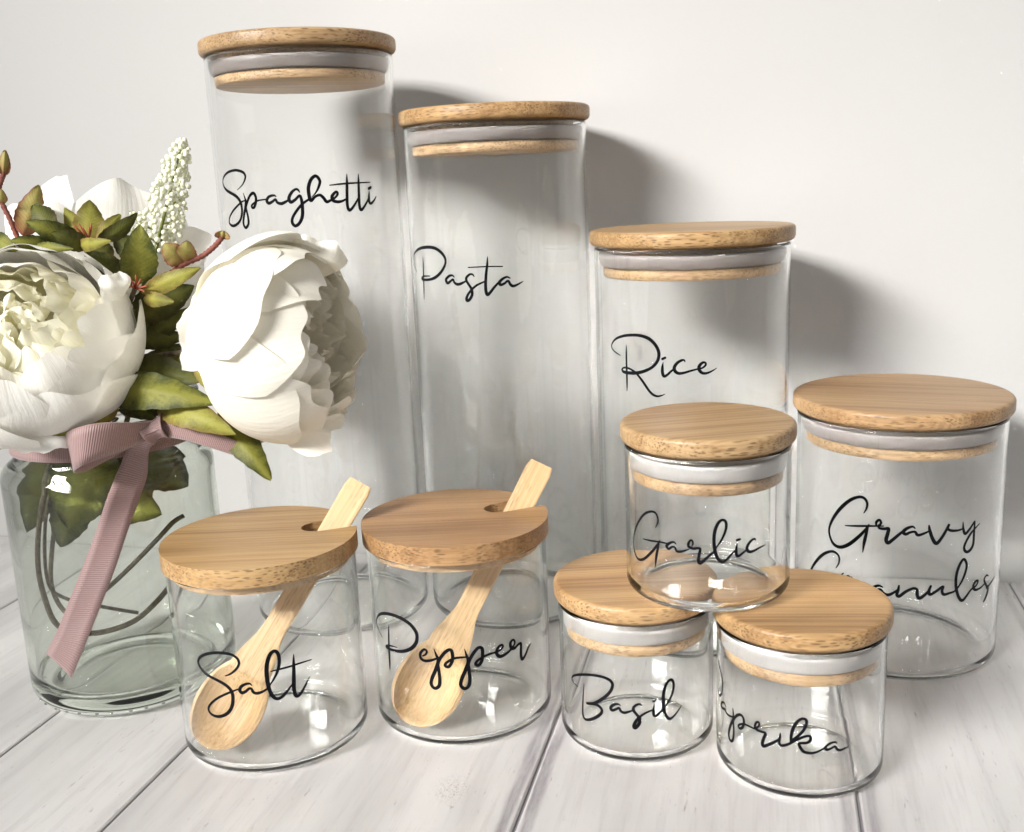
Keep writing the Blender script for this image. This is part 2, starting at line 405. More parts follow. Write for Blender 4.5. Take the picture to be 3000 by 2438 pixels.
# ------------------------------------------------------------------ jars
def glass_profile(rg, ht, t=0.0017, rc=0.0052, base=0.0025):
    ri = rg - t
    out = [(0.0, 0.0011), (rg*0.55, 0.0011), (rg-rc-0.004, 0.0008), (rg-rc-0.0015, 0.0002)]
    out += arc(rg-rc, rc+0.0001, rc, -90, 0, 10)
    out += [(rg, rc+0.0006), (rg, ht*0.3), (rg, ht*0.6), (rg, ht-t*0.5-0.0006), (rg, ht-t*0.5-0.0002)]
    out += [(rg, ht-t*0.5)] + arc(rg-t*0.5, ht-t*0.5, t*0.5, 0, 180, 8)
    rci = rc*0.85
    out += [(ri, ht-t*0.5-0.0002), (ri, ht-t*0.5-0.0006), (ri, ht*0.6), (ri, ht*0.3), (ri, base+rci+0.0006)]
    out += arc(ri-rci, base+rci, rci, 0, -90, 8)
    out += [(ri-rci-0.0008, base), (ri*0.5, base+0.0003), (0.0, base+0.0004)]
    return out
def round_lid(rl, z0, lt):
    r = lt*0.34
    p = [(0.0, z0), (rl-lt*0.55, z0)]
    p += arc(rl-r, z0+r+0.0003, r, -80, 0, 8)
    p += arc(rl-0.0020, z0+lt-0.0021, 0.0020, 6, 80, 7)
    p += [(rl-0.0026, z0+lt-0.00005), (rl*0.5, z0+lt), (0.0, z0+lt)]
    return p
def stroke_ribbon(pts, r, lift):
    """pts: list of (s, z, w) on the unrolled cylinder -> ribbon verts on the cylinder of radius r"""
    V_, F_ = [], []
    n = len(pts)
    for i, (s, z, w) in enumerate(pts):
        a = pts[max(i-1, 0)]; b = pts[min(i+1, n-1)]
        dx, dz = b[0]-a[0], b[1]-a[1]; L = math.hypot(dx, dz) or 1e-9
        nx, nz = -dz/L, dx/L
        for k in (-0.5, 0.5):
            ss, zz = s + nx*w*k, z + nz*w*k
            rr = r + lift + 2e-7*i
            V_.append((rr*math.sin(ss/r), -rr*math.cos(ss/r), zz))
        if i: F_.append((2*i-2, 2*i-1, 2*i+1, 2*i))
    return V_, F_
def lettering(parent, X, Y, z0, rg, words):
    V_, F_ = [], []
    for (ox, oy, sc, strokes) in words:
        for si, st in enumerate(strokes):
            P = []
            for (x, y, w) in st:
                q = oncyl(ox + x/sc, oy + y/sc, X, Y, rg)
                a = math.atan2(q.x-X, -(q.y-Y))
                d = (q - CAM).length
                P.append((a*rg, q.z - z0, w/sc*d/F_PX*1.20))
            Q = catmull(P, 7)
            # round caps
            def cap(p, q_):
                L = math.hypot(p[0]-q_[0], p[1]-q_[1]) or 1e-9; ux, uz = (p[0]-q_[0])/L, (p[1]-q_[1])/L
                return [(p[0]+ux*p[2]*k, p[1]+uz*p[2]*k, p[2]*f) for k, f in ((0.25, 0.87), (0.42, 0.55), (0.5, 0.12))]
            Q = cap(Q[0], Q[1])[::-1] + Q + cap(Q[-1], Q[-2])
            v_, f_ = stroke_ribbon(Q, rg, 0.00012 + 0.00002*(si % 5)); off = len(V_)
            V_ += v_; F_ += [tuple(i+off for i in f) for f in f_]
    return mesh_obj('lettering', V_, F_, M_ink, parent, smooth=False)

def make_jar(X, Y, z0, rg, h, lt, rl, label, words, group, grain=0.0, rdisc=None, name='glass_jar', tone=(1, 1, 1)):
    j = empty(name, (X, Y, z0), label, 'jar', group)
    ht = h - lt - 0.0004
    v_, f_ = lathe(glass_profile(rg, ht)); mesh_obj('glass_body', v_, f_, M_glass, j)
    lid = mesh_obj('lid', *lathe(round_lid(rl, h-lt, lt)), M_bam, j); lid.rotation_euler = (0, 0, grain); lid.color = (*tone, 1)
    ri = rg - 0.0017
    rd = rdisc or ri*0.945
    zb = h - lt
    plug = [(0, zb-0.0146), (rd-0.0006, zb-0.0146), (rd, zb-0.0140), (rd, zb-0.0102), (rd-0.0010, zb-0.0098), (rd-0.003, zb-0.0095), (rd-0.003, zb-0.0026), (rd-0.002, zb-0.0022), (rd-0.002, zb-0.0002), (0, zb-0.0002)]
    mesh_obj('lid_plug', *lathe(plug), M_bam2, lid)
    rs = ri - 0.0003
    seal = [(rd-0.0028, zb-0.0092), (rd+0.0004, zb-0.0094), (rd+0.0014, zb-0.0086), (rs-0.0002, zb-0.0058), (rs, zb-0.0050), (rs, zb-0.0036), (rs-0.0004, zb-0.0030), (rd-0.0028, zb-0.0028)]
    mesh_obj('seal_ring', *lathe(seal, closed=True), M_sil_shade if rg > 0.04 else M_sil, lid)
    lettering(j, X, Y, z0, rg, words)
    return j

SPAG = [(640, 480, 4.45, [
 [(250,340,8),(310,280,14),(345,210,22),(350,150,28),(310,105,30),(220,85,28),(130,110,26),(80,160,24),(60,220,18),(72,290,24),(110,345,32),(180,390,34),(240,430,36),(290,500,36),(310,600,32),(300,700,30),(265,770,30),(200,810,30),(150,780,26),(148,710,22),(190,620,24),(260,540,24),(310,495,18),(350,480,14)],
 [(325,380,6),(345,440,18),(360,500,34),(352,580,34),(335,680,30),(330,780,28),(360,835,30),(395,780,30),(388,690,28),(370,610,26),(366,550,26),(405,430,30),(455,382,32),(488,430,32),(490,500,32),(470,565,30),(445,572,28),(437,545,24),(465,515,22),(520,480,18),(620,464,16)],
 [(750,425,14),(720,412,24),(660,430,30),(632,480,34),(660,515,34),(710,490,28),(745,465,26),(770,505,30),(820,520,34),(870,500,30),(910,475,20)],
 [(1058,370,12),(1035,338,24),(1000,335,26),(950,380,32),(920,450,36),(945,500,36),(1000,470,30),(1060,415,28),(1085,480,34),(1095,560,36),(1095,680,36),(1060,770,34),(1005,810,34),(965,770,32),(970,700,30),(1030,600,30),(1100,520,28),(1185,460,24)],
 [(1215,435,8),(1270,375,18),(1310,290,28),(1320,220,32),(1270,160,34),(1210,200,36),(1175,300,38),(1180,400,38),(1205,480,36),(1260,430,28),(1320,408,30),(1365,440,34),(1410,495,34),(1455,480,28),(1520,440,24),(1552,392,28),(1530,366,28),(1482,420,36),(1490,475,36),(1540,495,34),(1600,490,28),(1665,460,20)],
 [(1672,135,8),(1674,250,30),(1675,400,34),(1680,540,34),(1705,605,34),(1750,570,30),(1800,490,24),(1815,455,16)],
 [(1822,135,8),(1825,250,28),(1830,400,32),(1835,530,34),(1855,600,34),(1895,565,28),(1945,475,22),(1958,430,14)],
 [(1962,360,10),(1960,430,28),(1965,500,32),(1990,515,30),(2030,470,20),(2052,425,8)],
 [(1450,280,12),(1660,258,22),(1970,242,12)],
 [(1958,324,32),(1980,308,30)]])]
PASTA = [(1200, 710, 6.103, [
 [(142,535,8),(100,450,14),(70,340,18),(75,250,24),(110,170,34),(190,110,44),(320,88,48),(450,105,50),(560,175,50),(630,270,44),(645,350,38),(625,430,42),(560,540,46),(460,630,48),(350,668,40),(240,665,40),(225,640,36),(250,610,26),(310,603,20),(365,603,16)],
 [(240,262,10),(247,400,26),(252,560,30),(256,700,28),(262,850,26),(265,1025,8)],
 [(800,620,20),(760,590,30),(700,610,40),(655,670,44),(685,730,44),(740,690,36),(780,665,34),(805,720,36),(860,752,44),(930,735,40),(1005,695,24)],
 [(1155,610,16),(1125,575,28),(1075,575,34),(1020,630,40),(1020,690,40),(1070,770,38),(1110,840,44),(1120,930,46),(1085,1010,46),(1040,1045,46),(1020,1010,44),(1050,930,40),(1110,850,36),(1200,770,34),(1345,700,24)],
 [(1392,262,12),(1388,400,34),(1370,560,42),(1360,750,46),(1368,880,48),(1395,935,50),(1440,900,44),(1510,810,40),(1595,715,32)],
 [(1050,450,16),(1370,435,20),(1660,432,16)],
 [(1795,640,20),(1740,620,30),(1670,650,40),(1610,710,46),(1625,760,44),(1690,740,38),(1760,690,36),(1800,750,42),(1850,782,44),(1930,755,32),(2000,715,20),(2030,700,10)]])]
RICE = [(1780, 970, 6.282, [
 [(240,447,14),(170,405,20),(100,340,20),(78,270,22),(110,190,30),(190,125,38),(320,85,44),(480,75,46),(620,88,50),(760,140,56),(870,240,54),(935,360,54),(945,460,52),(915,560,50),(830,660,46),(700,730,50),(560,768,54),(430,772,54),(310,755,50),(272,715,36),(300,675,30),(370,680,34),(440,710,34),(520,765,36),(600,860,40),(680,970,42),(760,1090,40),(840,1170,40),(920,1200,34),(1000,1185,22),(1060,1160,8)],
 [(348,255,10),(350,400,34),(352,560,38),(355,700,40),(360,850,38),(362,1000,30),(362,1100,12)],
 [(1025,575,10),(1012,660,40),(1012,760,50),(1040,830,48),(1100,805,40),(1160,750,36),(1220,700,30)],
 [(1012,513,42),(1062,491,38)],
 [(1425,565,16),(1410,535,26),(1360,540,40),(1280,590,46),(1230,670,52),(1245,740,52),(1310,778,48),(1400,770,40),(1520,735,34),(1650,700,28),(1740,680,30),(1800,630,34),(1800,585,32),(1750,580,40),(1690,640,50),(1685,710,52),(1740,770,46),(1820,775,38),(1920,735,26),(2008,678,8)]])]
GRAVY = [(2360, 1440, 3.683, [
 [(630,232,8),(660,180,18),(665,120,22),(630,70,26),(570,60,26),(480,95,30),(380,180,32),(300,290,28),(260,390,22),(262,470,22),(300,560,28),(370,600,30),(460,575,32),(560,500,30),(640,420,24),(685,355,10)],
 [(675,380,16),(650,480,28),(632,560,26),(618,655,8)],
 [(430,368,10),(560,372,20),(700,372,18),(840,372,12)],
 [(765,368,16),(765,330,22),(798,306,22),(816,340,20),(790,370,20),(800,395,24),(850,402,26),(895,400,28),(888,450,30),(870,520,32),(890,555,30),(940,520,28),(1000,470,26),(1050,430,22)],
 [(1180,395,12),(1150,378,20),(1090,400,28),(1055,435,30),(1080,460,28),(1130,440,22),(1180,435,22),(1210,470,26),(1270,455,22),(1335,425,16)],
 [(1332,368,14),(1340,420,26),(1370,510,30),(1410,560,32),(1460,510,28),(1510,430,26),(1550,352,22),(1535,400,22),(1570,422,24),(1640,420,20),(1695,402,14)],
 [(1698,330,8),(1700,400,22),(1720,455,26),(1765,410,24),(1820,325,18)],
 [(1824,322,16),(1815,450,24),(1805,570,26),(1770,635,28),(1730,650,26),(1708,610,24),(1730,540,24),(1790,440,22),(1875,345,8)],
 [(330,825,8),(362,770,16),(362,700,20),(320,655,24),(265,648,24),(190,680,28),(120,750,28),(70,830,24),(45,910,22),(50,1010,24),(100,1080,28),(180,1070,28),(290,990,26),(410,880,10)],
 [(400,905,16),(385,1010,28),(365,1150,8)],
 [(200,905,10),(330,915,20),(500,925,12)],
 [(440,930,20),(460,912,20),(480,935,20),(465,970,22),(520,1000,24),(560,1003,26),(550,1090,28),(570,1120,28),(640,1075,24),(700,1060,24)],
 [(830,1030,14),(790,1015,22),(740,1030,26),(702,1062,28),(730,1082,26),(800,1055,24),(840,1095,26),(890,1115,28),(950,1090,22),(1005,1052,16)],
 [(1008,1015,14),(1000,1060,24),(985,1110,26),(1010,1130,28),(1080,1080,26),(1160,1045,24),(1200,1060,26),(1205,1120,28),(1230,1150,30),(1290,1110,26),(1340,1055,18)],
 [(1350,1020,20),(1330,1070,26),(1340,1110,28),(1400,1080,26),(1480,1025,24),(1470,1075,24),(1490,1110,26),(1550,1095,22),(1610,1070,18),(1670,990,20),(1715,890,24),(1735,790,24),(1705,730,24),(1660,790,28),(1625,900,28),(1620,1020,28),(1645,1130,28),(1685,1175,28),(1730,1130,24),(1780,1060,20),(1835,1015,18),(1856,965,20),(1832,968,22),(1805,1020,26),(1825,1060,24),(1880,1040,18),(1930,990,14)],
 [(1970,910,10),(1950,905,18),(1925,950,22),(1945,1010,24),(1965,1050,28),(1945,1130,28),(1920,1185,20)],
 [(1950,1040,22),(2000,980,18),(2035,920,8)]])]
GARLIC = [(1840, 1480, 5.086, [
 [(412,335,10),(445,260,26),(445,190,28),(410,115,30),(340,95,30),(250,130,34),(170,230,34),(110,370,30),(90,500,26),(95,650,26),(130,770,32),(190,815,34),(270,780,36),(370,680,36),(440,590,32),(478,525,14)],
 [(465,570,20),(440,680,38),(420,800,36),(410,925,12)],
 [(228,502,14),(350,530,26),(480,548,24),(590,572,22)],
 [(715,575,16),(680,548,26),(620,565,34),(578,610,40),(610,650,34),(660,620,28),(700,630,28),(730,685,34),(790,690,34),(850,675,26),(910,655,14)],
 [(950,612,14),(968,570,22),(955,528,26),(928,525,26),(900,575,34),(910,620,36),(970,645,36),(1040,640,34),(1075,655,34),(1060,740,38),(1050,830,40),(1075,865,40),(1130,825,38),(1200,760,34),(1280,690,28),(1325,615,20),(1400,500,28),(1455,360,34),(1455,250,36),(1400,220,36),(1340,270,40),(1290,400,42),(1280,560,42),(1300,700,42),(1340,800,40),(1400,845,40),(1470,805,34),(1530,740,30),(1595,672,22)],
 [(1625,575,12),(1610,660,36),(1615,740,40),(1650,755,38),(1710,710,32),(1770,660,28)],
 [(1622,520,32),(1664,508,30)],
 [(1895,520,16),(1880,500,26),(1830,530,34),(1780,600,40),(1770,660,42),(1810,695,40),(1880,675,34),(1960,630,24),(2045,588,8)]])]
SALT = [(560, 1890, 5.773, [
 [(580,520,16),(660,490,28),(740,430,34),(800,350,36),(808,280,38),(770,215,38),(680,160,40),(560,135,42),(420,128,44),(280,145,44),(170,190,42),(125,260,40),(140,340,38),(200,430,42),(290,510,44),(420,580,46),(550,650,48),(650,730,50),(700,820,50),(710,920,50),(695,1030,50),(640,1130,48),(550,1190,46),(440,1205,44),(340,1160,38),(298,1080,36),(330,1000,34),(430,910,34),(560,840,34),(680,790,32),(800,742,20)],
 [(1025,680,16),(990,650,30),(920,660,38),(850,700,44),(825,760,48),(860,805,48),(920,785,42),(980,735,38),(1020,740,38),(1060,800,42),(1130,812,44),(1220,780,36),(1300,725,28),(1345,655,22),(1400,570,30),(1460,440,40),(1490,280,46),(1470,150,50),(1410,100,50),(1340,150,54),(1290,280,56),(1275,430,58),(1290,600,58),(1320,740,54),(1370,850,50),(1450,905,48),(1540,870,44),(1620,780,38),(1710,660,24)],
 [(1732,155,10),(1732,300,40),(1735,450,50),(1735,600,56),(1740,760,56),(1770,850,52),(1820,850,46),(1880,770,38),(1940,660,30),(1998,535,10)],
 [(1350,442,16),(1500,405,28),(1700,350,30),(1850,300,26),(2030,243,14)]])]
PEPPER = [(1090, 1780, 4.45, [
 [(138,390,8),(90,290,14),(60,200,16),(75,120,24),(130,78,34),(230,85,38),(360,130,42),(490,210,44),(570,310,44),(588,390,40),(570,470,42),(500,540,42),(400,570,38),(300,562,34),(215,530,34),(190,510,34),(210,495,26),(260,500,18),(330,520,8)],
 [(220,225,8),(220,330,26),(222,450,30),(228,600,30),(234,720,24),(237,822,6)],
 [(660,630,16),(700,610,24),(715,570,26),(680,545,28),(635,590,32),(635,650,34),(680,690,34),(760,690,32),(845,662,24)],
 [(808,538,8),(835,610,26),(865,690,40),(835,800,42),(785,920,40),(775,1000,38),(820,1050,38),(875,1020,40),(885,930,38),(870,800,34),(862,720,36),(910,630,38),(980,560,38),(1030,555,38),(1050,620,38),(1045,700,36),(1000,770,36),(955,755,34),(975,715,30),(1060,665,30),(1140,650,26),(1230,645,20)],
 [(1205,540,8),(1230,620,26),(1255,700,40),(1220,810,42),(1170,930,40),(1158,1010,38),(1205,1055,40),(1260,1020,40),(1275,930,38),(1262,800,36),(1258,720,36),(1310,610,40),(1380,525,38),(1430,530,38),(1440,600,38),(1430,690,38),(1390,750,38),(1350,735,36),(1375,690,32),(1450,640,30),(1530,605,28),(1610,580,22),(1665,555,24),(1702,510,26),(1685,485,28),(1640,520,34),(1620,590,38),(1660,635,40),(1730,610,36),(1815,535,28),(1856,460,26),(1835,418,26),(1800,460,36),(1810,520,38),(1850,530,36),(1900,480,32),(1935,470,32),(1935,560,36),(1940,640,38),(1960,670,36),(2000,600,32),(2030,520,26),(2065,465,8)]])]
BASIL = [(1660, 1960, 6.103, [
 [(205,315,12),(140,250,20),(100,180,22),(115,130,30),(190,105,38),(320,100,40),(480,110,42),(640,140,46),(760,190,50),(815,250,48),(820,310,46),(790,390,46),(710,480,48),(600,560,50),(500,610,48),(430,618,46),(370,612,40)],
 [(430,616,40),(520,630,48),(590,670,48),(632,730,44),(620,790,46),(550,850,48),(450,895,46),(360,905,42),(310,860,36),(292,760,28),(295,600,28),(302,450,22),(315,262,8)],
 [(965,655,14),(920,625,30),(850,635,42),(795,680,46),(810,735,46),(880,720,40),(940,695,36),(970,750,40),(1030,780,44),(1100,765,38),(1185,738,26)],
 [(1345,655,14),(1310,625,30),(1250,640,40),(1195,690,44),(1205,750,44),(1260,820,42),(1300,870,50),(1310,930,54),(1280,1000,54),(1225,1050,54),(1205,1010,50),(1240,930,46),(1300,860,40),(1400,790,34),(1535,728,26)],
 [(1568,632,12),(1555,720,40),(1555,800,46),(1590,835,46),(1650,790,40),(1720,720,30),(1765,662,24),(1830,560,34),(1890,420,38),(1910,280,40),(1880,195,42),(1820,210,46),(1760,310,48),(1730,450,50),(1725,600,52),(1740,740,50),(1780,840,46),(1840,885,46),(1900,850,38),(1970,770,28),(2050,645,10)],
 [(1552,578,38),(1592,556,36)]])]
PAPRIKA = [(2080, 1920, 5.086, [
 [(128,70,14),(138,140,22),(155,210,26),(182,320,30),(192,430,32),(186,540,32),(158,597,28),(134,560,18),(128,490,12)],
 [(124,190,9),(123,450,9),(123,750,8)],
 [(240,765,14),(215,705,24),(180,705,28),(178,760,30),(205,795,30),(235,800,24),(240,840,26),(280,890,28),(340,915,24),(362,918,18)],
 [(345,785,8),(352,860,24),(350,950,34),(310,1050,38),(285,1170,38),(305,1260,38),(340,1270,36),(358,1190,34),(360,1080,32),(355,970,32),(400,900,36),(460,885,36),(500,930,36),(510,1000,36),(490,1070,36),(445,1085,34),(430,1045,30),(465,1025,28),(520,1025,28),(590,1055,24),(670,1092,20)],
 [(690,1088,24),(735,1040,26),(730,995,26),(695,1000,30),(675,1060,34),(700,1105,34),(770,1135,34),(830,1160,36),(805,1230,38),(785,1310,40),(800,1350,40),(870,1330,38),(960,1290,34),(1030,1250,28)],
 [(1050,1155,10),(1045,1210,28),(1030,1290,34),(1060,1340,36),(1130,1335,36),(1190,1312,32),(1280,1262,34),(1400,1212,34),(1480,1202,34),(1500,1250,36),(1450,1300,36),(1335,1312,34),(1345,1370,38),(1400,1435,40),(1500,1455,36),(1600,1435,28),(1715,1375,24)],
 [(1202,1328,12),(1207,1230,32),(1228,1120,38),(1290,1000,38),(1370,945,36),(1430,960,36),(1435,1020,36),(1390,1120,36),(1300,1210,34),(1215,1262,28)],
 [(1890,1310,14),(1860,1290,26),(1790,1310,32),(1720,1360,38),(1740,1405,36),(1800,1385,30),(1860,1355,28),(1890,1395,32),(1940,1410,32),(2010,1380,22),(2075,1350,8)]])]

RG, RL, LT = 0.0479, 0.0500, 0.0081
make_jar(-0.1019, 0.5654, 0, RG, 0.3095, LT, RL, 'tallest clear glass jar with bamboo lid, lettered Spaghetti, behind the white peony', SPAG, None, 0.35, 0.0433, tone=(0.96, 0.95, 0.97))
make_jar(-0.0028, 0.5640, 0, RG, 0.2716, LT, RL, 'tall clear glass jar with bamboo lid, lettered Pasta, between the spaghetti and rice jars', PASTA, None, -0.5, 0.0433, tone=(1.05, 1.0, 0.92))
make_jar(0.0922, 0.5197, 0, RG, 0.2090, LT, RL, 'medium tall clear glass jar with bamboo lid, lettered Rice', RICE, None, -0.25, 0.0433, tone=(1.0, 0.97, 0.90))
make_jar(0.1868, 0.4867, 0, RG, 0.1282, LT, RL, 'wide low glass jar with bamboo lid, lettered Gravy Granules', GRAVY, None, -0.42, 0.0433, tone=(0.90, 0.86, 0.86))
LT2 = 0.0082; R2, RL2, H2 = 0.0327, 0.0344, 0.0695
make_jar(0.0489, 0.4131, 0, R2, H2, LT2, RL2, 'small glass spice jar with bamboo lid, lettered Basil, under the garlic jar', BASIL, None, 0.0, tone=(1.04, 0.98, 0.92))
make_jar(0.1106, 0.3822, 0, R2, H2, LT2, RL2, 'small glass spice jar with bamboo lid, lettered Paprika, its word running round the side', PAPRIKA, None, -0.1, tone=(1.05, 1.0, 0.92))
make_jar(0.0770, 0.4000, H2+0.0003, R2, H2, LT2, RL2, 'small glass spice jar lettered Garlic, stacked on top of two other spice jars', GARLIC, None, 0.15, tone=(0.93, 0.92, 0.92))

# ---- salt and pepper jars: lids with a spoon slot
RG3, RL3, H3, LT3 = 0.0399, 0.0413, 0.0909, 0.0078
def slot_lid(parent, X, Y, rl, zb, lt, rd, ang, slot_in, hw):
    """disc with a round-ended slot that runs out through the rim in direction ang"""
    def outline(r):
        pts = []
        a0 = math.asin(hw/r)
        n = 120
        for i in range(n+1):
            a = ang + a0 + (2*math.pi - 2*a0)*i/n; pts.append((r*math.cos(a), r*math.sin(a)))
        ux, uy = math.cos(ang), math.sin(ang); vx, vy = -uy, ux
        for i in range(17):
            b = -math.pi/2 - math.pi*i/16
            lx, ly = slot_in + hw*math.cos(b), hw*math.sin(b)
            pts.append((ux*lx + vx*ly, uy*lx + vy*ly))
        return pts
    def prism(name, r, z0, z1, mat, par, bev):
        bm = bmesh.new(); o_ = outline(r)
        b_ = [bm.verts.new((x, y, z0)) for x, y in o_]; t_ = [bm.verts.new((x, y, z1)) for x, y in o_]
        bm.faces.new(b_[::-1]); ft = bm.faces.new(t_)
        n = len(o_)
        for i in range(n): bm.faces.new((b_[i], b_[(i+1) % n], t_[(i+1) % n], t_[i]))
        es = [e for e in ft.edges]
        if bev: bmesh.ops.bevel(bm, geom=es, offset=bev, segments=2, affect='EDGES', profile=0.6)
        ob = bm_obj(name, bm, mat, par, smooth=False)
        return ob
    lid = prism('lid', rl, zb, zb+lt, M_bam, parent, 0.0007)
    prism('lid_plug', rd, zb-0.0042, zb-0.0003, M_bam2, lid, 0.0)
    return lid
def spoon_mesh(L=0.128):
    bl, bw = 0.0350, 0.0152
    def hw(y):
        if y < bl:
            t = y/bl; return bw*max(1e-3, math.sqrt(max(0, 1-((t-0.52)/0.52)**2)) if t < 0.52 else math.sqrt(max(0.0, 1-((t-0.52)/0.62)**2)))
        t = min(1.0, (y-bl)/0.021); w0 = bw*math.sqrt(1-(0.48/0.62)**2); s = t*t*(3-2*t)
        w = w0*(1-s) + 0.0052*s
        if y > bl+0.021: w += 0.0010*(y-bl-0.021)/(L-bl-0.021)
        if y > L-0.0012: w -= 0.0009*((y-L+0.0012)/0.0012)**2
        return w
    ys = [bl*(0.5-0.5*math.cos(math.pi*i/34)) for i in range(35)] + [bl + (L-bl)*i/24 for i in range(1, 25)]
    nx = 21; V_, F_ = [], []
    for y in ys:
        w = hw(y)
        d = abs(((y/bl)-0.50)/0.455); depth = 0.0062*max(0, 1-d**3)
        back = 0.0028 + 0.0058*max(0, 1-((y/bl-0.5)/0.62)**2)
        if y > L*0.9: back = 0.0030
        for side in (0, 1):
            for i in range(nx):
                u = -1+2*i/(nx-1); x = u*w
                if side == 0: z = 0.0014 - depth*max(0, 1-(abs(u)/0.90)**3.2) - 0.0003*(abs(u) > 0.97)
                else: z = 0.0008 - back*(1-0.80*abs(u)**2.6)
                V_.append((x, y, z))
    m = 2*nx
    for j in range(len(ys)-1):
        for i in range(nx-1):
            F_.append((j*m+i, j*m+i+1, (j+1)*m+i+1, (j+1)*m+i))
            F_.append((j*m+nx+i, (j+1)*m+nx+i, (j+1)*m+nx+i+1, j*m+nx+i+1))
        F_.append((j*m, (j+1)*m, (j+1)*m+nx, j*m+nx)); F_.append((j*m+nx-1, j*m+m-1, (j+1)*m+m-1, (j+1)*m+nx-1))
    for j in (0, len(ys)-1):
        for i in range(nx-1): F_.append((j*m+i, j*m+nx+i, j*m+nx+i+1, j*m+i+1))
    return V_, F_
def make_spoon(tip, through, label, roll=0.0):
    d = (through - tip).normalized()
    n = (CAM - tip); n = (n - d*n.dot(d)).normalized(); n = Matrix.Rotation(roll, 3, d) @ n
    x = d.cross(n).normalized()
    V_, F_ = spoon_mesh()
    # long axis of the wood grain must be local x: build with y->x
    V_ = [(y, -x_, z) for x_, y, z in V_]
    o = mesh_obj('wooden_spoon', V_, F_, M_spoon)
    bm = bmesh.new(); bm.from_mesh(o.data); bmesh.ops.recalc_face_normals(bm, faces=bm.faces); bm.to_mesh(o.data); bm.free(); o.data.set_sharp_from_angle(angle=math.radians(48))
    R = Matrix((d, -x, n)).transposed().to_4x4()
    o.matrix_world = Matrix.Translation(tip) @ R
    o['label'] = label; o['category'] = 'spoon'
    return o
def make_salt(X, Y, label, words, slotA, slotB, tip_px, thr_px, spoon_label, tip_z, roll):
    j = empty('glass_jar', (X, Y, 0), label, 'jar')
    zb = H3 - LT3
    v_, f_ = lathe(glass_profile(RG3, zb-0.0003)); mesh_obj('glass_body', v_, f_, M_glass, j)
    a = onz(*slotA, H3); b = onz(*slotB, H3); ang = math.atan2(b.y-a.y, b.x-a.x)
    hwid = 0.0066
    u = Vector((math.cos(ang), math.sin(ang), 0))
    s_in = (a - Vector((X, Y, 0))).dot(u)
    lid = slot_lid(j, X, Y, RL3, zb, LT3, RG3-0.0030, ang, s_in, hwid); lid.color = (1.0, 0.95, 0.86, 1) if X < -0.05 else (0.90, 0.80, 0.74, 1)
    tip = onz(*tip_px, tip_z); thr = onz(*thr_px, H3)
    make_spoon(tip, thr, spoon_label, roll)
    lettering(j, X, Y, 0, RG3, words)
    print('salt', label[:30], 'ang', math.degrees(ang), 's_in', s_in, 'off', (a-Vector((X,Y,0))).dot(Vector((-u.y,u.x,0))), 'tip r', (tip-Vector((X,Y,tip.z))).length, 'thr', (thr-Vector((X,Y,H3))).dot(u), (thr-Vector((X,Y,H3))).dot(Vector((-u.y,u.x,0))), 'len to lid', (thr-tip).length)
    return j
make_salt(-0.1103, 0.4246, 'glass jar with slotted bamboo lid and spoon, lettered Salt, beside the flower vase', SALT, (915, 1532), (1046, 1512), (604, 2183), (990, 1530), 'bamboo spoon standing in the salt jar, handle through the lid slot', 0.0072, -0.3)
make_salt(-0.0272, 0.4397, 'glass jar with slotted bamboo lid and spoon, lettered Pepper', PEPPER, (1450, 1485), (1575, 1462), (1200, 2118), (1527, 1478), 'bamboo spoon standing in the pepper jar, handle through the lid slot', 0.0070, -0.15)

# ------------------------------------------------------------------ vase
VX, VY = -0.1935, 0.4828
vase = empty('glass_vase', (VX, VY, 0), 'thick pale green glass vase holding artificial flowers, pink ribbon round its neck', 'vase')
def vase_profile():
    R = 0.0480; t = 0.0034
    o_ = [(0, 0.004), (R*0.55, 0.0032), (R-0.013, 0.0012)] + arc(R-0.010, 0.0101, 0.010, -90, 0, 12)
    o_ += [(R, 0.0110), (R, 0.04), (R, 0.07), (R, 0.1065), (R, 0.1080)] + arc(R-0.009, 0.1090, 0.009, 5, 62, 8)
    o_ += [(0.0420, 0.1183), (0.0408, 0.1200), (0.0405, 0.123), (0.0405, 0.136), (0.0412, 0.1385)] + arc(0.0414, 0.1430, 0.0030, -60, 90, 8)
    i_ = [(0.0390, 0.1450), (0.0378, 0.140), (0.0374, 0.124), (0.0378, 0.1190)] + [(0.0392, 0.1165), (R-t-0.0030, 0.1140), (R-t-0.0008, 0.1105), (R-t-0.0001, 0.1075), (R-t, 0.1060), (R-t, 0.06), (R-t, 0.0185)]
    i_ += arc(R-t-0.008, 0.017, 0.008, 0, -80, 8) + [(R*0.45, 0.0100), (0, 0.0115)]
    return o_ + i_
mesh_obj('glass_body', *lathe(vase_profile(), 112), M_vase, vase)
dots = []
bmv = bmesh.new(); bmesh.ops.create_icosphere(bmv, subdivisions=2, radius=0.0009)
me_dot = bpy.data.meshes.new('base_stud'); bmv.to_mesh(me_dot); bmv.free(); me_dot.materials.append(M_vase)
me_dot.polygons.foreach_set('use_smooth', [True]*len(me_dot.polygons))
for k in range(12):
    a = math.radians(-160 + 105*k/11 + rnd.uniform(-1.5, 1.5)); o = bpy.data.objects.new('base_stud', me_dot); C.objects.link(o); o.parent = vase
    o.location = (0.0458*math.cos(a), 0.0458*math.sin(a), 0.0042); o.scale = (1, 1, 0.7)

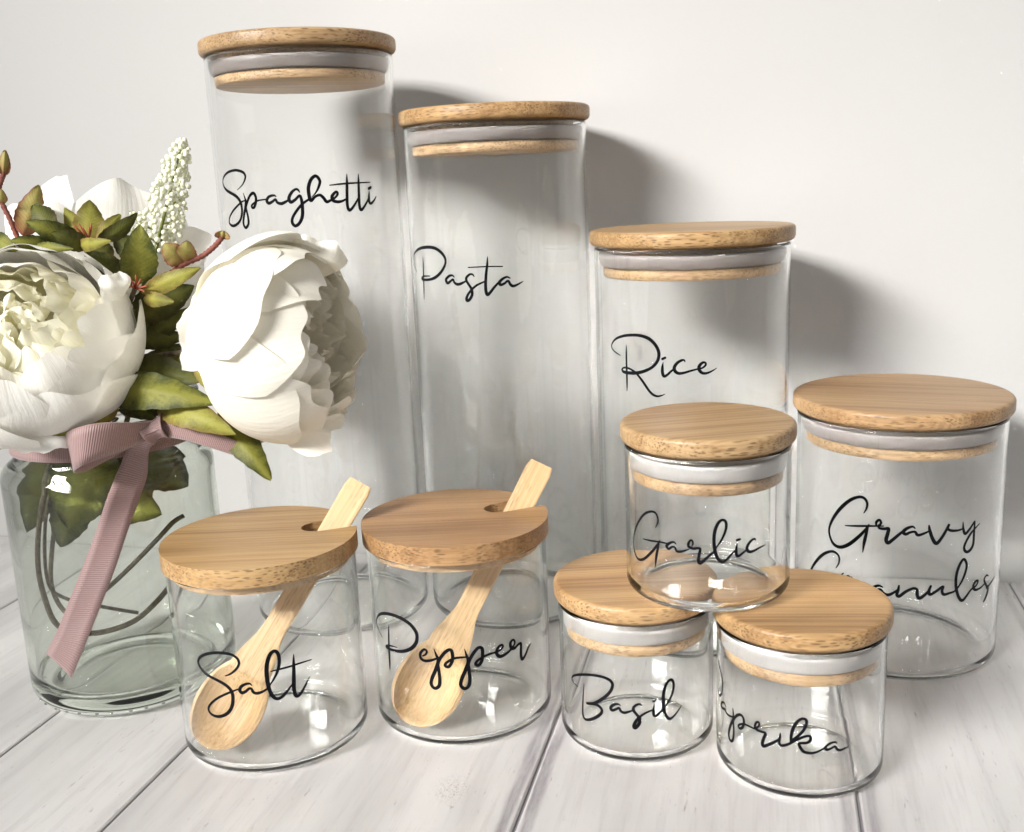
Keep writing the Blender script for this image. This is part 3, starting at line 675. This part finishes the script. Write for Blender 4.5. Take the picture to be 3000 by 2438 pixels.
# ------------------------------------------------------------------ ribbon
def strip(L, R, name, parent, n=6, puff=0.0, sub=5):
    """ribbon surface between two edge polylines"""
    Lc = [Vector(p) for p in catmull([tuple(p) for p in L], n)]; Rc = [Vector(p) for p in catmull([tuple(p) for p in R], n)]
    V_, F_, uv = [], [], []; s = 0.0
    for i, (a, b) in enumerate(zip(Lc, Rc)):
        if i: s += ((a+b)/2 - (Lc[i-1]+Rc[i-1])/2).length
        t = ((Lc[min(i+1, len(Lc)-1)]+Rc[min(i+1, len(Rc)-1)]) - (Lc[max(i-1, 0)]+Rc[max(i-1, 0)])).normalized()
        nn = t.cross(b-a); nn = nn.normalized() if nn.length > 1e-9 else Vector((0, -1, 0))
        for k in range(sub):
            f = k/(sub-1); V_.append(a.lerp(b, f) + nn*puff*(1-(2*f-1)**2)); uv.append((2*f-1, s))
    for i in range(len(Lc)-1):
        for k in range(sub-1): F_.append((i*sub+k, i*sub+k+1, (i+1)*sub+k+1, (i+1)*sub+k))
    o = mesh_obj(name, V_, F_, M_rib, parent, uvs=uv)
    md = o.modifiers.new('thickness', 'SOLIDIFY'); md.thickness = 0.0004; md.offset = 0
    return o
ribbon = empty('ribbon_bow', (VX, VY, 0.115), 'dusty pink grosgrain ribbon tied in a bow round the vase neck, one long tail hanging', 'ribbon')
def rp(v): return Vector(v) - ribbon.location
# band round the neck
bandL, bandR = [], []
for k in range(49):
    a = 2*math.pi*k/48; r0, r1 = 0.0412, 0.0422
    bandR.append(rp((VX+r0*math.cos(a), VY+r0*math.sin(a), 0.1310))); bandL.append(rp((VX+r1*math.cos(a), VY+r1*math.sin(a), 0.1225)))
strip(bandL, bandR, 'neck_band', ribbon, n=2)
tl = [(440, 1262), (383, 1300), (350, 1368), (314, 1457), (280, 1561), (241, 1665), (202, 1768), (174, 1846), (150, 1906)]
tr_ = [(478, 1285), (432, 1312), (424, 1390), (409, 1457), (371, 1561), (337, 1665), (298, 1768), (264, 1855), (218, 1980)]
def tailpt(p):
    if p[1] < 1440:
        f = (p[1]-1260)/180.0
        a = ony(p[0], p[1], 0.4385); b = oncyl(p[0], p[1], VX, VY, 0.0496); f = min(1, max(0, f))**1.2
        return rp(a.lerp(b, f))
    return rp(oncyl(p[0], p[1], VX, VY, 0.0496))
TL = [tailpt(p) for p in tl]; TR = [tailpt(p) for p in tr_]
for k, (da, db) in enumerate(((0, 0), (0.0, 0.0026), (0.0004, 0.0030), (0.0022, 0.0004), (0.0004, 0.0012), (0.0002, 0.0014), (0.0010, 0.0004), (0.0016, 0.0006), (0.0030, 0.0022))):
    for q, dd in ((TL[k], da), (TR[k], db)):
        rad_ = Vector((q.x, q.y, 0)).normalized(); q += rad_*dd
strip(TL, TR, 'tail', ribbon, n=8, puff=-0.0005)
def loop(mid, hw, Ys, name, dirs=None):
    L, R = [], []
    for (x, y), w, Y in zip(mid, hw, Ys):
        L.append(rp(ony(x + w[0], y + w[1], Y))); R.append(rp(ony(x - w[0], y - w[1], Y + w[2] if len(w) > 2 else Y)))
    return strip(L, R, name, ribbon, n=8, puff=0.0)
loop([(445, 1260), (385, 1276), (310, 1290), (245, 1306), (206, 1326), (226, 1340), (285, 1322), (360, 1290), (440, 1258)],
     [(6, -24), (8, -38), (10, -52), (6, -60), (-10, -58), (-16, -44), (-4, -40), (4, -36), (4, -24)],
     [0.4365, 0.4285, 0.4200, 0.4165, 0.4205, 0.4280, 0.4335, 0.4385, 0.4400], 'bow_loop')
loop([(475, 1258), (530, 1262), (610, 1285), (690, 1312), (748, 1328), (730, 1318), (660, 1290), (570, 1262), (480, 1250)],
     [(-6, -22), (-8, -27), (-10, -28), (-12, -26), (-8, -14), (-6, -20), (-6, -26), (-4, -26), (-4, -20)],
     [0.4365, 0.4325, 0.4300, 0.4310, 0.4340, 0.4380, 0.4400, 0.4400, 0.4400], 'bow_loop')
# knot: a short wrap of ribbon pinched round the crossing
kL, kR = [], []
kc0 = ony(456, 1258, 0.4355)
kx = Vector((0.93, 0.10, 0.34)).normalized(); kz = Vector((-0.34, 0.0, 0.94)).normalized()
for k in range(17):
    a = 2*math.pi*k/16
    c_, s_ = math.cos(a), math.sin(a)
    cpt = kc0 + kz*(0.0058*s_) + Vector((0, -1, 0))*(0.0042*c_ + 0.0008*math.cos(3*a))
    w_ = 0.0046 + 0.0009*s_
    kL.append(rp(cpt - kx*w_)); kR.append(rp(cpt + kx*w_*0.95))
ko_ = strip(kL, kR, 'knot', ribbon, n=4, puff=0.0019, sub=9)
# ------------------------------------------------------------------ flowers
def frame(axis, spin=0.0):
    z = Vector(axis).normalized(); x = z.orthogonal().normalized(); x = Matrix.Rotation(spin, 3, z) @ x; y = z.cross(x)
    return Matrix((x, y, z)).transposed()
def petal(parent, M3, phi, dphi, th0, th1, R, mat, seed, spiral=0.05, ruffle=0.03, flare=0.0, squash=1.0, nu=27, nt=19, gscale=1.0, notch=0.045, name='petal'):
    r_ = random.Random(seed); ph = [r_.uniform(0, 6.28) for _ in range(8)]
    grad = []; side = []
    def fn(u, t):
        side.append(u)
        tip = 1 - 0.26*abs(u)**2.6 - notch*(0.5+0.5*math.sin(5.2*u+ph[0])) - 0.30*notch*math.sin(9*u+ph[1])
        tt = t*tip
        wp = 0.30 + 0.70*math.sin(min(1.0, tt*1.35)*math.pi/2)
        a = phi + u*dphi*wp*(1 - 0.12*max(0, tt-0.8)/0.2)
        th = th0 + (th1-th0)*tt
        rr = R*(1 + spiral*u + ruffle*tt**2*(0.55*math.sin(3.2*u+ph[2]) + 0.30*math.sin(7*u+ph[3]) + 0.25*math.sin(5*tt+ph[4])) + flare*max(0, tt-0.55)**2*4)
        rr *= 1 + 0.012*math.sin(9*tt*1.2+ph[5])*math.sin(2*u+ph[6])
        s_, c_ = math.sin(th), math.cos(th)
        grad.append(min(1, tt*gscale))
        return M3 @ Vector((rr*s_*math.cos(a), rr*s_*math.sin(a), rr*c_*squash))
    V_, F_ = grid(fn, nu, nt)
    return mesh_obj(name, V_, F_, mat, parent, attrs={'grad': grad, 'side': side})
D = math.radians
def stem_to(parent, head, path, r=0.0013, mat=None):
    P = [tuple(Vector(p) - parent.location) for p in path] + [tuple(Vector(head) - parent.location)]
    v_, f_ = tube([Vector(p) for p in catmull(P, 8)], r, 8)
    return mesh_obj('stem', v_, f_, mat or M_stem, parent)
def leaf(parent, base, tip, width, mat, nrm=None, fold=0.25, bend=0.12, seed=0, shape=0.85, name='leaf', twist=0.0):
    """a leaf from base to tip (world points); width in metres; bend along normal"""
    base = Vector(base); tip = Vector(tip); d = tip - base; L = d.length; d.normalize()
    n = Vector(nrm) if nrm else (CAM - (base+tip)/2); n = (n - d*n.dot(d)).normalized()
    n = Matrix.Rotation(twist, 3, d) @ n; x = d.cross(n)
    r_ = random.Random(seed); p1, p2, p3 = (r_.uniform(0, 6.28) for _ in range(3))
    grad, edge = [], []
    org = parent.location
    def fn(u, t):
        w = width*0.5*max(0.0, math.sin(math.pi*min(1, max(0, t))**shape))**0.75*(1-0.08*t) + 0.0004
        z = -fold*abs(u)*w*0.9 + bend*L*math.sin(math.pi*t) + 0.05*width*math.sin(7*t+p1+2*u)*abs(u) + 0.035*width*math.sin(17*t+p2)*u*u
        z += -0.10*L*max(0, t-0.75)**2*8*math.copysign(1, bend)
        we = w*(1 + 0.045*math.sin(40*t+p3))
        grad.append(t); edge.append(abs(u))
        return base + d*(L*t) + x*(u*we) + n*z - org
    V_, F_ = grid(fn, 11, 19)
    return mesh_obj(name, V_, F_, mat, parent, attrs={'grad': grad, 'edge': edge})
NECK = Vector((VX, VY, 0.14))

# right peony, opening turned to the right
pc = ony(838, 995, 0.437)
pr = empty('peony', pc, 'large cream peony head turned sideways, leaning over the salt jar', 'flower')
A = frame((0.955, -0.20, 0.10), 0.4)
sd = 100
def ring(par, M3, n, R, th0, th1, dphi, mat, off=0.0, **kw):
    global sd
    for k in range(n):
        sd += 1
        ph = off + 2*math.pi*k/n + random.Random(sd).uniform(-0.12, 0.12)
        jit = random.Random(sd+9).uniform(-1, 1)
        petal(par, M3, ph, dphi, D(th0), D(th1 + 7*jit), R*(1+0.02*jit), mat, sd, **kw)
ring(pr, A, 6, 0.0425, 172, 62, 0.80, M_pet, 0.2, spiral=0.05, ruffle=0.05, squash=0.86)
ring(pr, A, 6, 0.0402, 172, 50, 0.72, M_pet, 0.7, spiral=0.05, ruffle=0.06, squash=0.90)
ring(pr, A, 7, 0.0370, 165, 42, 0.62, M_pet, 0.1, spiral=0.06, ruffle=0.08, squash=0.92)
ring(pr, A, 7, 0.0312, 155, 44, 0.50, M_pet, 0.5, spiral=0.08, ruffle=0.12, squash=0.90, nu=21, nt=13)
ring(pr, A, 7, 0.0242, 150, 40, 0.48, M_pet, 0.3, spiral=0.10, ruffle=0.18, squash=0.95, nu=17, nt=11)
ring(pr, A, 6, 0.0180, 150, 30, 0.50, M_pet, 0.0, spiral=0.12, ruffle=0.22, squash=1.0, nu=17, nt=11)
ring(pr, A, 5, 0.0105, 150, 20, 0.55, M_pet, 0.3, spiral=0.12, ruffle=0.25, squash=1.1, nu=17, nt=11)
# guard petals hanging loose behind and below
for k, (ph, th1, R, fl) in enumerate(()):
    petal(pr, A, ph, 0.72, D(172), D(th1), R, M_petw, 900+k, spiral=0.03, ruffle=0.12, flare=fl, squash=0.86)
def loose_petal(parent, base, tip, width, mat, seed, bend=0.12, cup=0.25, Yb=0.45, Yt=0.44):
    """a free petal from base to tip (pixels + depth), broad and wavy at the tip"""
    b = ony(*base, Yb); t_ = ony(*tip, Yt); d = t_ - b; L = d.length; d.normalize()
    n = CAM - (b + t_)/2; n = (n - d*n.dot(d)).normalized(); x = d.cross(n); w0 = width*(Yb+Yt)/2/F_PX
    r_ = random.Random(seed); p = [r_.uniform(0, 6.28) for _ in range(5)]; grad = []; side = []
    def fn(u, t):
        e = 1 - 0.22*abs(u)**2.2 - 0.035*math.sin(6*u+p[0]) - 0.02*math.sin(17*u+p[1]); tt = t*e; side.append(u)
        w = w0*0.5*(0.35 + 0.65*math.sin(min(1, tt*1.5)*math.pi/2)); grad.append(tt)
        z = bend*L*math.sin(math.pi*min(1, tt)*0.9) + cup*w*u*u + 0.09*w0*tt*tt*math.sin(5.5*u+p[2]) + 0.04*w0*tt*math.sin(9*tt+p[3])
        return b + d*(L*tt) + x*(u*w) + n*z - parent.location
    V_, F_ = grid(fn, 23, 15)
    return mesh_obj('petal', V_, F_, mat, parent, attrs={'grad': grad, 'side': side})
loose_petal(pr, (665, 985), (528, 962), 240, M_petw, 501, bend=0.10, cup=-0.1, Yb=.438, Yt=.436)
loose_petal(pr, (760, 1215), (705, 1270), 130, M_pet, 502, Yb=.446, Yt=.440)
loose_petal(pr, (790, 1190), (985, 1272), 190, M_pet, 503, bend=0.06, cup=-0.25, Yb=.438, Yt=.424)
loose_petal(pr, (920, 800), (945, 705), 170, M_pet, 504, bend=0.16, cup=-0.3, Yb=.440, Yt=.448)
stem_to(pr, pc - (A @ Vector((0, 0, 0.036))), [Vector((VX+0.012, VY+0.004, 0.122)), NECK + Vector((0.012, -0.006, -0.01)), NECK + Vector((0.024, -0.018, 0.020))])

# left peony, facing the camera
lc = ony(88, 1000, 0.440)
pl = empty('peony', lc, 'large ivory peony with lemon yellow heart facing out, cut by the picture edge', 'flower')
B = frame((0.16, -0.74, 0.65), 0.9)
ring(pl, B, 6, 0.0455, 172, 66, 0.80, M_petw, 0.1, spiral=0.05, ruffle=0.05, squash=0.80)
ring(pl, B, 6, 0.0430, 172, 54, 0.72, M_petw, 0.6, spiral=0.05, ruffle=0.06, squash=0.86)
ring(pl, B, 7, 0.0395, 165, 46, 0.60, M_petw, 0.2, spiral=0.06, ruffle=0.07, squash=0.88)
ring(pl, B, 7, 0.0350, 160, 42, 0.56, M_pet, 0.5, spiral=0.07, ruffle=0.09, squash=0.90, nu=23, nt=15)
ring(pl, B, 8, 0.0318, 120, 40, 0.46, M_pety, 0.0, spiral=0.07, ruffle=0.10, squash=0.88, nu=21, nt=13)
ring(pl, B, 7, 0.0300, 96, 42, 0.46, M_pety, 0.4, spiral=0.09, ruffle=0.14, squash=0.88, nu=21, nt=13, notch=0.08)
ring(pl, B, 6, 0.0276, 84, 32, 0.56, M_pety, 0.1, spiral=0.12, ruffle=0.18, squash=0.90, nu=19, nt=13, notch=0.09)
ring(pl, B, 5, 0.0252, 70, 24, 0.70, M_pety, 0.5, spiral=0.14, ruffle=0.20, squash=0.94, nu=19, nt=13, notch=0.10)
for k, (n_, R_, up_, off_, th_) in enumerate(((4, 0.0100, 0.0150, (0.0040, 0.0010), 34), (4, 0.0085, 0.0160, (-0.0055, 0.0035), 40), (4, 0.0080, 0.0155, (-0.0010, -0.0065), 38), (3, 0.0060, 0.0185, (0.0005, 0.0005), 30))):
    before = set(pl.children)
    tilt = frame((0.25*math.cos(k*2.1), 0.25*math.sin(k*2.1), 1.0), k*1.3)
    ring(pl, B @ tilt, n_, R_, 150, th_, 0.72, M_pety, k*0.7, spiral=0.16, ruffle=0.22, squash=1.0, nu=17, nt=11, notch=0.09)
    for o_ in set(pl.children) - before: o_.data.transform(Matrix.Translation(B @ Vector((off_[0], off_[1], up_))))
loose_petal(pl, (90, 1180), (80, 1325), 330, M_petw, 601, bend=0.18, cup=-0.25, Yb=.432, Yt=.418)
loose_petal(pl, (280, 1130), (330, 1210), 190, M_pet, 602, bend=0.14, cup=-0.25, Yb=.444, Yt=.440)
loose_petal(pl, (345, 870), (330, 800), 90, M_petw, 603, bend=0.10, cup=-0.2, Yb=.436, Yt=.432)
stem_to(pl, lc - (B @ Vector((0, 0, 0.034))), [Vector((VX-0.016, VY-0.004, 0.122)), NECK + Vector((-0.014, -0.006, -0.01)), NECK + Vector((-0.016, -0.012, 0.018))])

# white flower at the back
bc = ony(300, 745, 0.538)
pb = empty('white_flower', bc, 'white flower half hidden at the back of the arrangement behind green leaves', 'flower')
Cm = frame((0.05, 0.35, 0.93), 0.0)
ring(pb, Cm, 6, 0.0440, 170, 40, 0.66, M_petw, 0.25, spiral=0.05, ruffle=0.08, squash=0.95)
ring(pb, Cm, 5, 0.0490, 165, 78, 0.58, M_petw, 0.0, spiral=0.05, ruffle=0.10, flare=0.25, squash=0.9)
stem_to(pb, bc - Vector((0, 0, 0.034)), [Vector((VX-0.004, VY+0.012, 0.122)), NECK + Vector((0.0, 0.010, 0)), NECK + Vector((0.002, 0.016, 0.02))])

# leaf rosettes with rust stamens
def pxl(px, Y): return ony(px[0], px[1], Y)
def wpx(w, Y): return w*Y*1.0/F_PX
def rosette(label, centre, Yc, leaves, stam):
    c = pxl(centre, Yc); e = empty('leaf_sprig', c, label, 'leaf sprig')
    for i, (b, Yb, t_, Yt, w, m, kw) in enumerate(leaves):
        leaf(e, pxl(b, Yb), pxl(t_, Yt), wpx(w, (Yb+Yt)/2), m, seed=i*7+int(centre[0]), **kw)
    for i, (b, t_) in enumerate(stam):
        v_, f_ = tube([pxl(b, Yc-0.004) - c, pxl(((b[0]+t_[0])/2 + 2, (b[1]+t_[1])/2), Yc-0.009) - c, pxl(t_, Yc-0.012) - c], [0.0005, 0.00045, 0.0003], 6)
        mesh_obj('stamen', v_, f_, M_stamen, e)
    v_, f_ = tube([Vector(p) for p in catmull([tuple(Vector((VX, VY, 0.125)) - c), tuple(NECK - c), tuple((NECK + c)*0.5 - c + Vector((0, 0, 0.004))), (0, 0, 0)], 6)], 0.0011, 7)
    mesh_obj('stem', v_, f_, M_stem, e)
    return e
rosette('olive green leaf rosette with rust stamens above the ivory peony', (250, 705), 0.470, [
 ((258, 702), .472, (264, 588), .478, 84, M_leafC, dict(bend=-0.10, fold=0.15)),
 ((240, 700), .474, (192, 612), .484, 56, M_leafC, dict(bend=-0.08)),
 ((160, 672), .474, (95, 598), .480, 62, M_leafB, dict(bend=0.10)),
 ((245, 712), .466, (78, 650), .452, 62, M_leafA, dict(bend=0.10, fold=0.2)),
 ((150, 722), .462, (34, 704), .452, 46, M_leafA, dict(bend=0.10)),
 ((262, 722), .462, (152, 684), .448, 54, M_leafB, dict(bend=0.12, fold=0.1)),
 ((282, 700), .470, (354, 628), .476, 36, M_leafC, dict(bend=0.10)),
 ((288, 706), .468, (401, 628), .462, 50, M_leafB, dict(bend=0.14, twist=0.5)),
 ((232, 722), .460, (316, 706), .444, 36, M_leafC, dict(bend=0.12)),
 ((105, 722), .456, (208, 729), .446, 26, M_leafA, dict(bend=0.10)),
 ((66, 690), .476, (114, 545), .486, 74, M_bud, dict(bend=-0.06, fold=0.35)),
 ((-30, 690), .462, (44, 734), .452, 52, M_leafA, dict(bend=0.1)),
], [((256, 705), (217, 660)), ((257, 705), (231, 656)), ((258, 706), (236, 664)), ((258, 705), (268, 655)), ((259, 705), (243, 668)), ((259, 706), (262, 666))])
rosette('olive leaf rosette with rust centre between the two peonies', (396, 845), 0.462, [
 ((405, 832), .462, (411, 662), .452, 104, M_leafA, dict(bend=0.08, fold=-0.20)),
 ((415, 858), .458, (582, 786), .452, 52, M_leafC, dict(bend=0.10)),
 ((420, 874), .458, (503, 884), .446, 42, M_leafC, dict(bend=0.10)),
 ((385, 840), .470, (246, 738), .466, 84, M_leafB, dict(bend=0.08)),
 ((400, 930), .472, (566, 838), .474, 92, M_leafB, dict(bend=0.10)),
 ((398, 1020), .474, (566, 900), .476, 52, M_leafB, dict(bend=0.10)),
 ((390, 905), .476, (420, 990), .470, 90, M_leafB, dict(bend=0.06)),
 ((330, 760), .480, (265, 715), .478, 60, M_leafB, dict(bend=0.06)),
 ((430, 960), .478, (470, 820), .482, 110, M_leafB, dict(bend=0.06)),
 ((380, 1000), .470, (545, 985), .476, 60, M_leafB, dict(bend=0.08)),
 ((420, 760), .484, (330, 690), .484, 70, M_leafB, dict(bend=0.06)),
], [((396, 845), (380, 812)), ((396, 845), (398, 806)), ((396, 846), (412, 818)), ((396, 846), (430, 838)), ((396, 846), (376, 835)), ((397, 846), (422, 852))])
rosette('broad olive foliage spilling over the vase rim beside the ribbon', (420, 1110), 0.462, [
 ((372, 1078), .462, (588, 1112), .440, 108, M_leafB, dict(bend=0.12, fold=0.3)),
 ((302, 1146), .452, (624, 1176), .424, 118, M_leafA, dict(bend=0.14, fold=0.3, twist=-0.25)),
 ((455, 1165), .452, (678, 1266), .420, 104, M_leafC, dict(bend=0.16, fold=0.25)),
 ((570, 1062), .446, (646, 1168), .430, 44, M_leafC, dict(bend=0.08)),
 ((640, 1205), .446, (790, 1400), .424, 92, M_leafA, dict(bend=0.12, fold=0.4)),
 ((350, 1180), .442, (158, 1272), .420, 84, M_leafC, dict(bend=0.16, fold=0.25)),
 ((60, 1240), .440, (-30, 1320), .424, 60, M_leafC, dict(bend=0.1)),
 ((400, 1120), .470, (545, 1010), .476, 90, M_leafB, dict(bend=0.1)),
 ((350, 1130), .466, (520, 1215), .446, 90, M_leafB, dict(bend=0.12)),
 ((340, 1160), .458, (455, 1225), .440, 70, M_leafB, dict(bend=0.1)),
 ((420, 1090), .474, (600, 1030), .470, 70, M_leafA, dict(bend=0.12)),
], [])
inner = rosette('olive leaves pushed down inside the green glass vase, dark ones added to darken its left', (330, 1340), 0.470, [
 ((300, 1290), .468, (202, 1545), .452, 215, M_leafA, dict(bend=0.05, fold=0.15)),
 ((330, 1350), .472, (534, 1342), .468, 150, M_leafB, dict(bend=0.05, fold=0.2)),
 ((270, 1440), .466, (466, 1500), .462, 135, M_leafA, dict(bend=0.06, fold=0.2)),
 ((230, 1420), .478, (180, 1600), .472, 120, M_leafB, dict(bend=0.05)),
 ((140, 1330), .484, (62, 1560), .480, 130, M_leafB, dict(bend=0.05)),  # dark leaf added to darken the left of the vase
 ((420, 1330), .486, (545, 1420), .482, 130, M_leafB, dict(bend=0.05)),
 ((330, 1330), .490, (420, 1500), .492, 170, M_leafB, dict(bend=0.05)),
 ((180, 1320), .494, (120, 1480), .498, 170, M_leafB, dict(bend=0.05)),  # another added leaf, deepens the dark at the left back
], [])
# bare wire stems looping inside the vase
def wire(label, pts, r):
    P = [tuple(pxl((x, y), Y)) for x, y, Y in pts]
    o = empty('wire_stem', P[0], label, 'stem')
    v_, f_ = tube([Vector(p) - Vector(P[0]) for p in catmull(P, 10)], r, 8)
    mesh_obj('stem', v_, f_, M_stem, o)
wire('dark brown stem looping low round the inside of the vase', [(150, 1330, .475), (118, 1500, .470), (110, 1640, .468), (130, 1745, .464), (172, 1830, .460), (255, 1852, .458), (330, 1842, .462), (400, 1812, .468), (460, 1758, .474), (500, 1710, .480)], 0.0013)
wire('thin brown stem curling across the middle of the vase', [(160, 1330, .480), (130, 1540, .478), (138, 1700, .474), (190, 1750, .472), (300, 1775, .474), (405, 1793, .478)], 0.0009)
wire('brown stem with cut end rising towards the salt jar', [(185, 1360, .484), (150, 1600, .484), (152, 1730, .480), (215, 1800, .476), (315, 1720, .476), (394, 1645, .478), (465, 1570, .480), (505, 1526, .482), (534, 1508, .482)], 0.0012)

# red stems with buds
def budsprig(label, path, Y, buds, leaves):
    P = [tuple(pxl(p, Y)) for p in path]; o = empty('bud_sprig', P[0], label, 'bud sprig')
    q = [Vector(p) - Vector(P[0]) for p in catmull(P, 8)]
    v_, f_ = tube(q, [0.0012 + 0.0002*math.sin(i*2.4) for i in range(len(q))], 8); mesh_obj('stem', v_, f_, M_red, o)
    for i, (b, t_, w) in enumerate(buds):
        leaf(o, pxl(b, Y), pxl(t_, Y), wpx(w, Y), M_bud, seed=40+i, bend=0.10, fold=0.9, shape=0.65, name='bud')
        leaf(o, pxl(b, Y+0.001), pxl(t_, Y+0.001), wpx(w, Y), M_bud, seed=60+i, bend=-0.10, fold=-0.9, shape=0.65, name='bud')
    for i, (b, t_, w) in enumerate(leaves):
        leaf(o, pxl(b, Y), pxl(t_, Y-0.004), wpx(w, Y), M_bud, seed=80+i, bend=0.14, fold=0.4, shape=0.8)
budsprig('reddish bud sprig at the picture edge above the ivory peony', [(70, 730), (48, 688), (28, 640), (6, 595), (-4, 560), (4, 528), (10, 512)], 0.478, [((10, 514), (15, 440), 30)], [((8, 600), (2, 556), 26)])
budsprig('reddish bud sprig reaching over the cream peony', [(500, 800), (545, 772), (590, 752), (622, 728), (646, 702), (650, 694)], 0.470, [((650, 700), (654, 676), 40)], [((540, 772), (478, 716), 66), ((545, 772), (546, 706), 56)])

# berry spike
bt, bb = pxl((536, 408), 0.500), pxl((455, 738), 0.488)
bs = empty('berry_spike', bb, 'upright spike of tiny cream berries rising behind the leaves', 'berry spray')
ax = bt - bb; Lb = ax.length; axn = ax.normalized(); sx = axn.orthogonal().normalized(); sy = axn.cross(sx)
v_, f_ = tube([Vector((VX, VY, 0.125)) - bb, NECK - bb, Vector((0, 0, 0)), axn*Lb*0.5, axn*Lb*0.97], [0.0010, 0.0010, 0.0009, 0.0007, 0.0004], 8)
mesh_obj('stem', v_, f_, M_calyx, bs)
bmv = bmesh.new(); bmesh.ops.create_icosphere(bmv, subdivisions=2, radius=1.0)
me_b = bpy.data.meshes.new('berry'); bmv.to_mesh(me_b); bmv.free(); me_b.materials.append(M_berry)
me_b.polygons.foreach_set('use_smooth', [True]*len(me_b.polygons))
calV, calF = [], []
rb = random.Random(21)
def add_berry(p, r):
    o = bpy.data.objects.new('berry', me_b); C.objects.link(o); o.parent = bs; o.location = p; o.scale = (r, r, r)
def calyx(p, d, s):
    d = d.normalized(); x = d.orthogonal().normalized(); y = d.cross(x); k = len(calV)
    for a in range(5):
        an = a*2*math.pi/5 + rb.random(); q = (x*math.cos(an) + y*math.sin(an))
        w = d.cross(q); k = len(calV)
        calV.extend([p - w*s*0.25, p + w*s*0.25, p + q*s*0.8 + d*s*0.9]); calF.append((k, k+1, k+2))
n_b = 250
for i in range(n_b):
    f = i/n_b; f = f**0.92
    rad = 0.0108*(1-f)**0.50*(0.50 + 0.50*math.sin(min(1, f*3.2)*math.pi/2)) + 0.0008
    a = i*2.39996 + rb.uniform(-0.3, 0.3); rad *= rb.uniform(0.55, 1.04)
    p = axn*(Lb*f) + (sx*math.cos(a) + sy*math.sin(a))*rad
    add_berry(p, rb.uniform(0.00105, 0.00150)*(1.0 - 0.12*f))
    if rb.random() < 0.5:
        calyx(p*1.0 - (sx*math.cos(a) + sy*math.sin(a))*0.0006, (sx*math.cos(a) + sy*math.sin(a)), 0.0013)
for (x, y) in ((515, 590), (512, 640), (486, 690), (395, 640), (400, 670)):   # side sprigs
    c0 = pxl((x, y), 0.492) - bb; root = axn*max(0.0, c0.dot(axn)-0.004)
    v_, f_ = tube([root, (root+c0)*0.5 + Vector((0, 0, -0.0006)), c0], 0.0005, 6); mesh_obj('twig', v_, f_, M_calyx, bs)
    for k in range(9):
        q = c0 + Vector((rb.uniform(-1, 1), rb.uniform(-1, 1), rb.uniform(-1, 1)))*0.0026
        add_berry(q, rb.uniform(0.0007, 0.0010)); calyx(q, q-root, 0.0013)
mesh_obj('calyxes', calV, calF, M_calyx, bs, smooth=False)['kind'] = 'stuff'
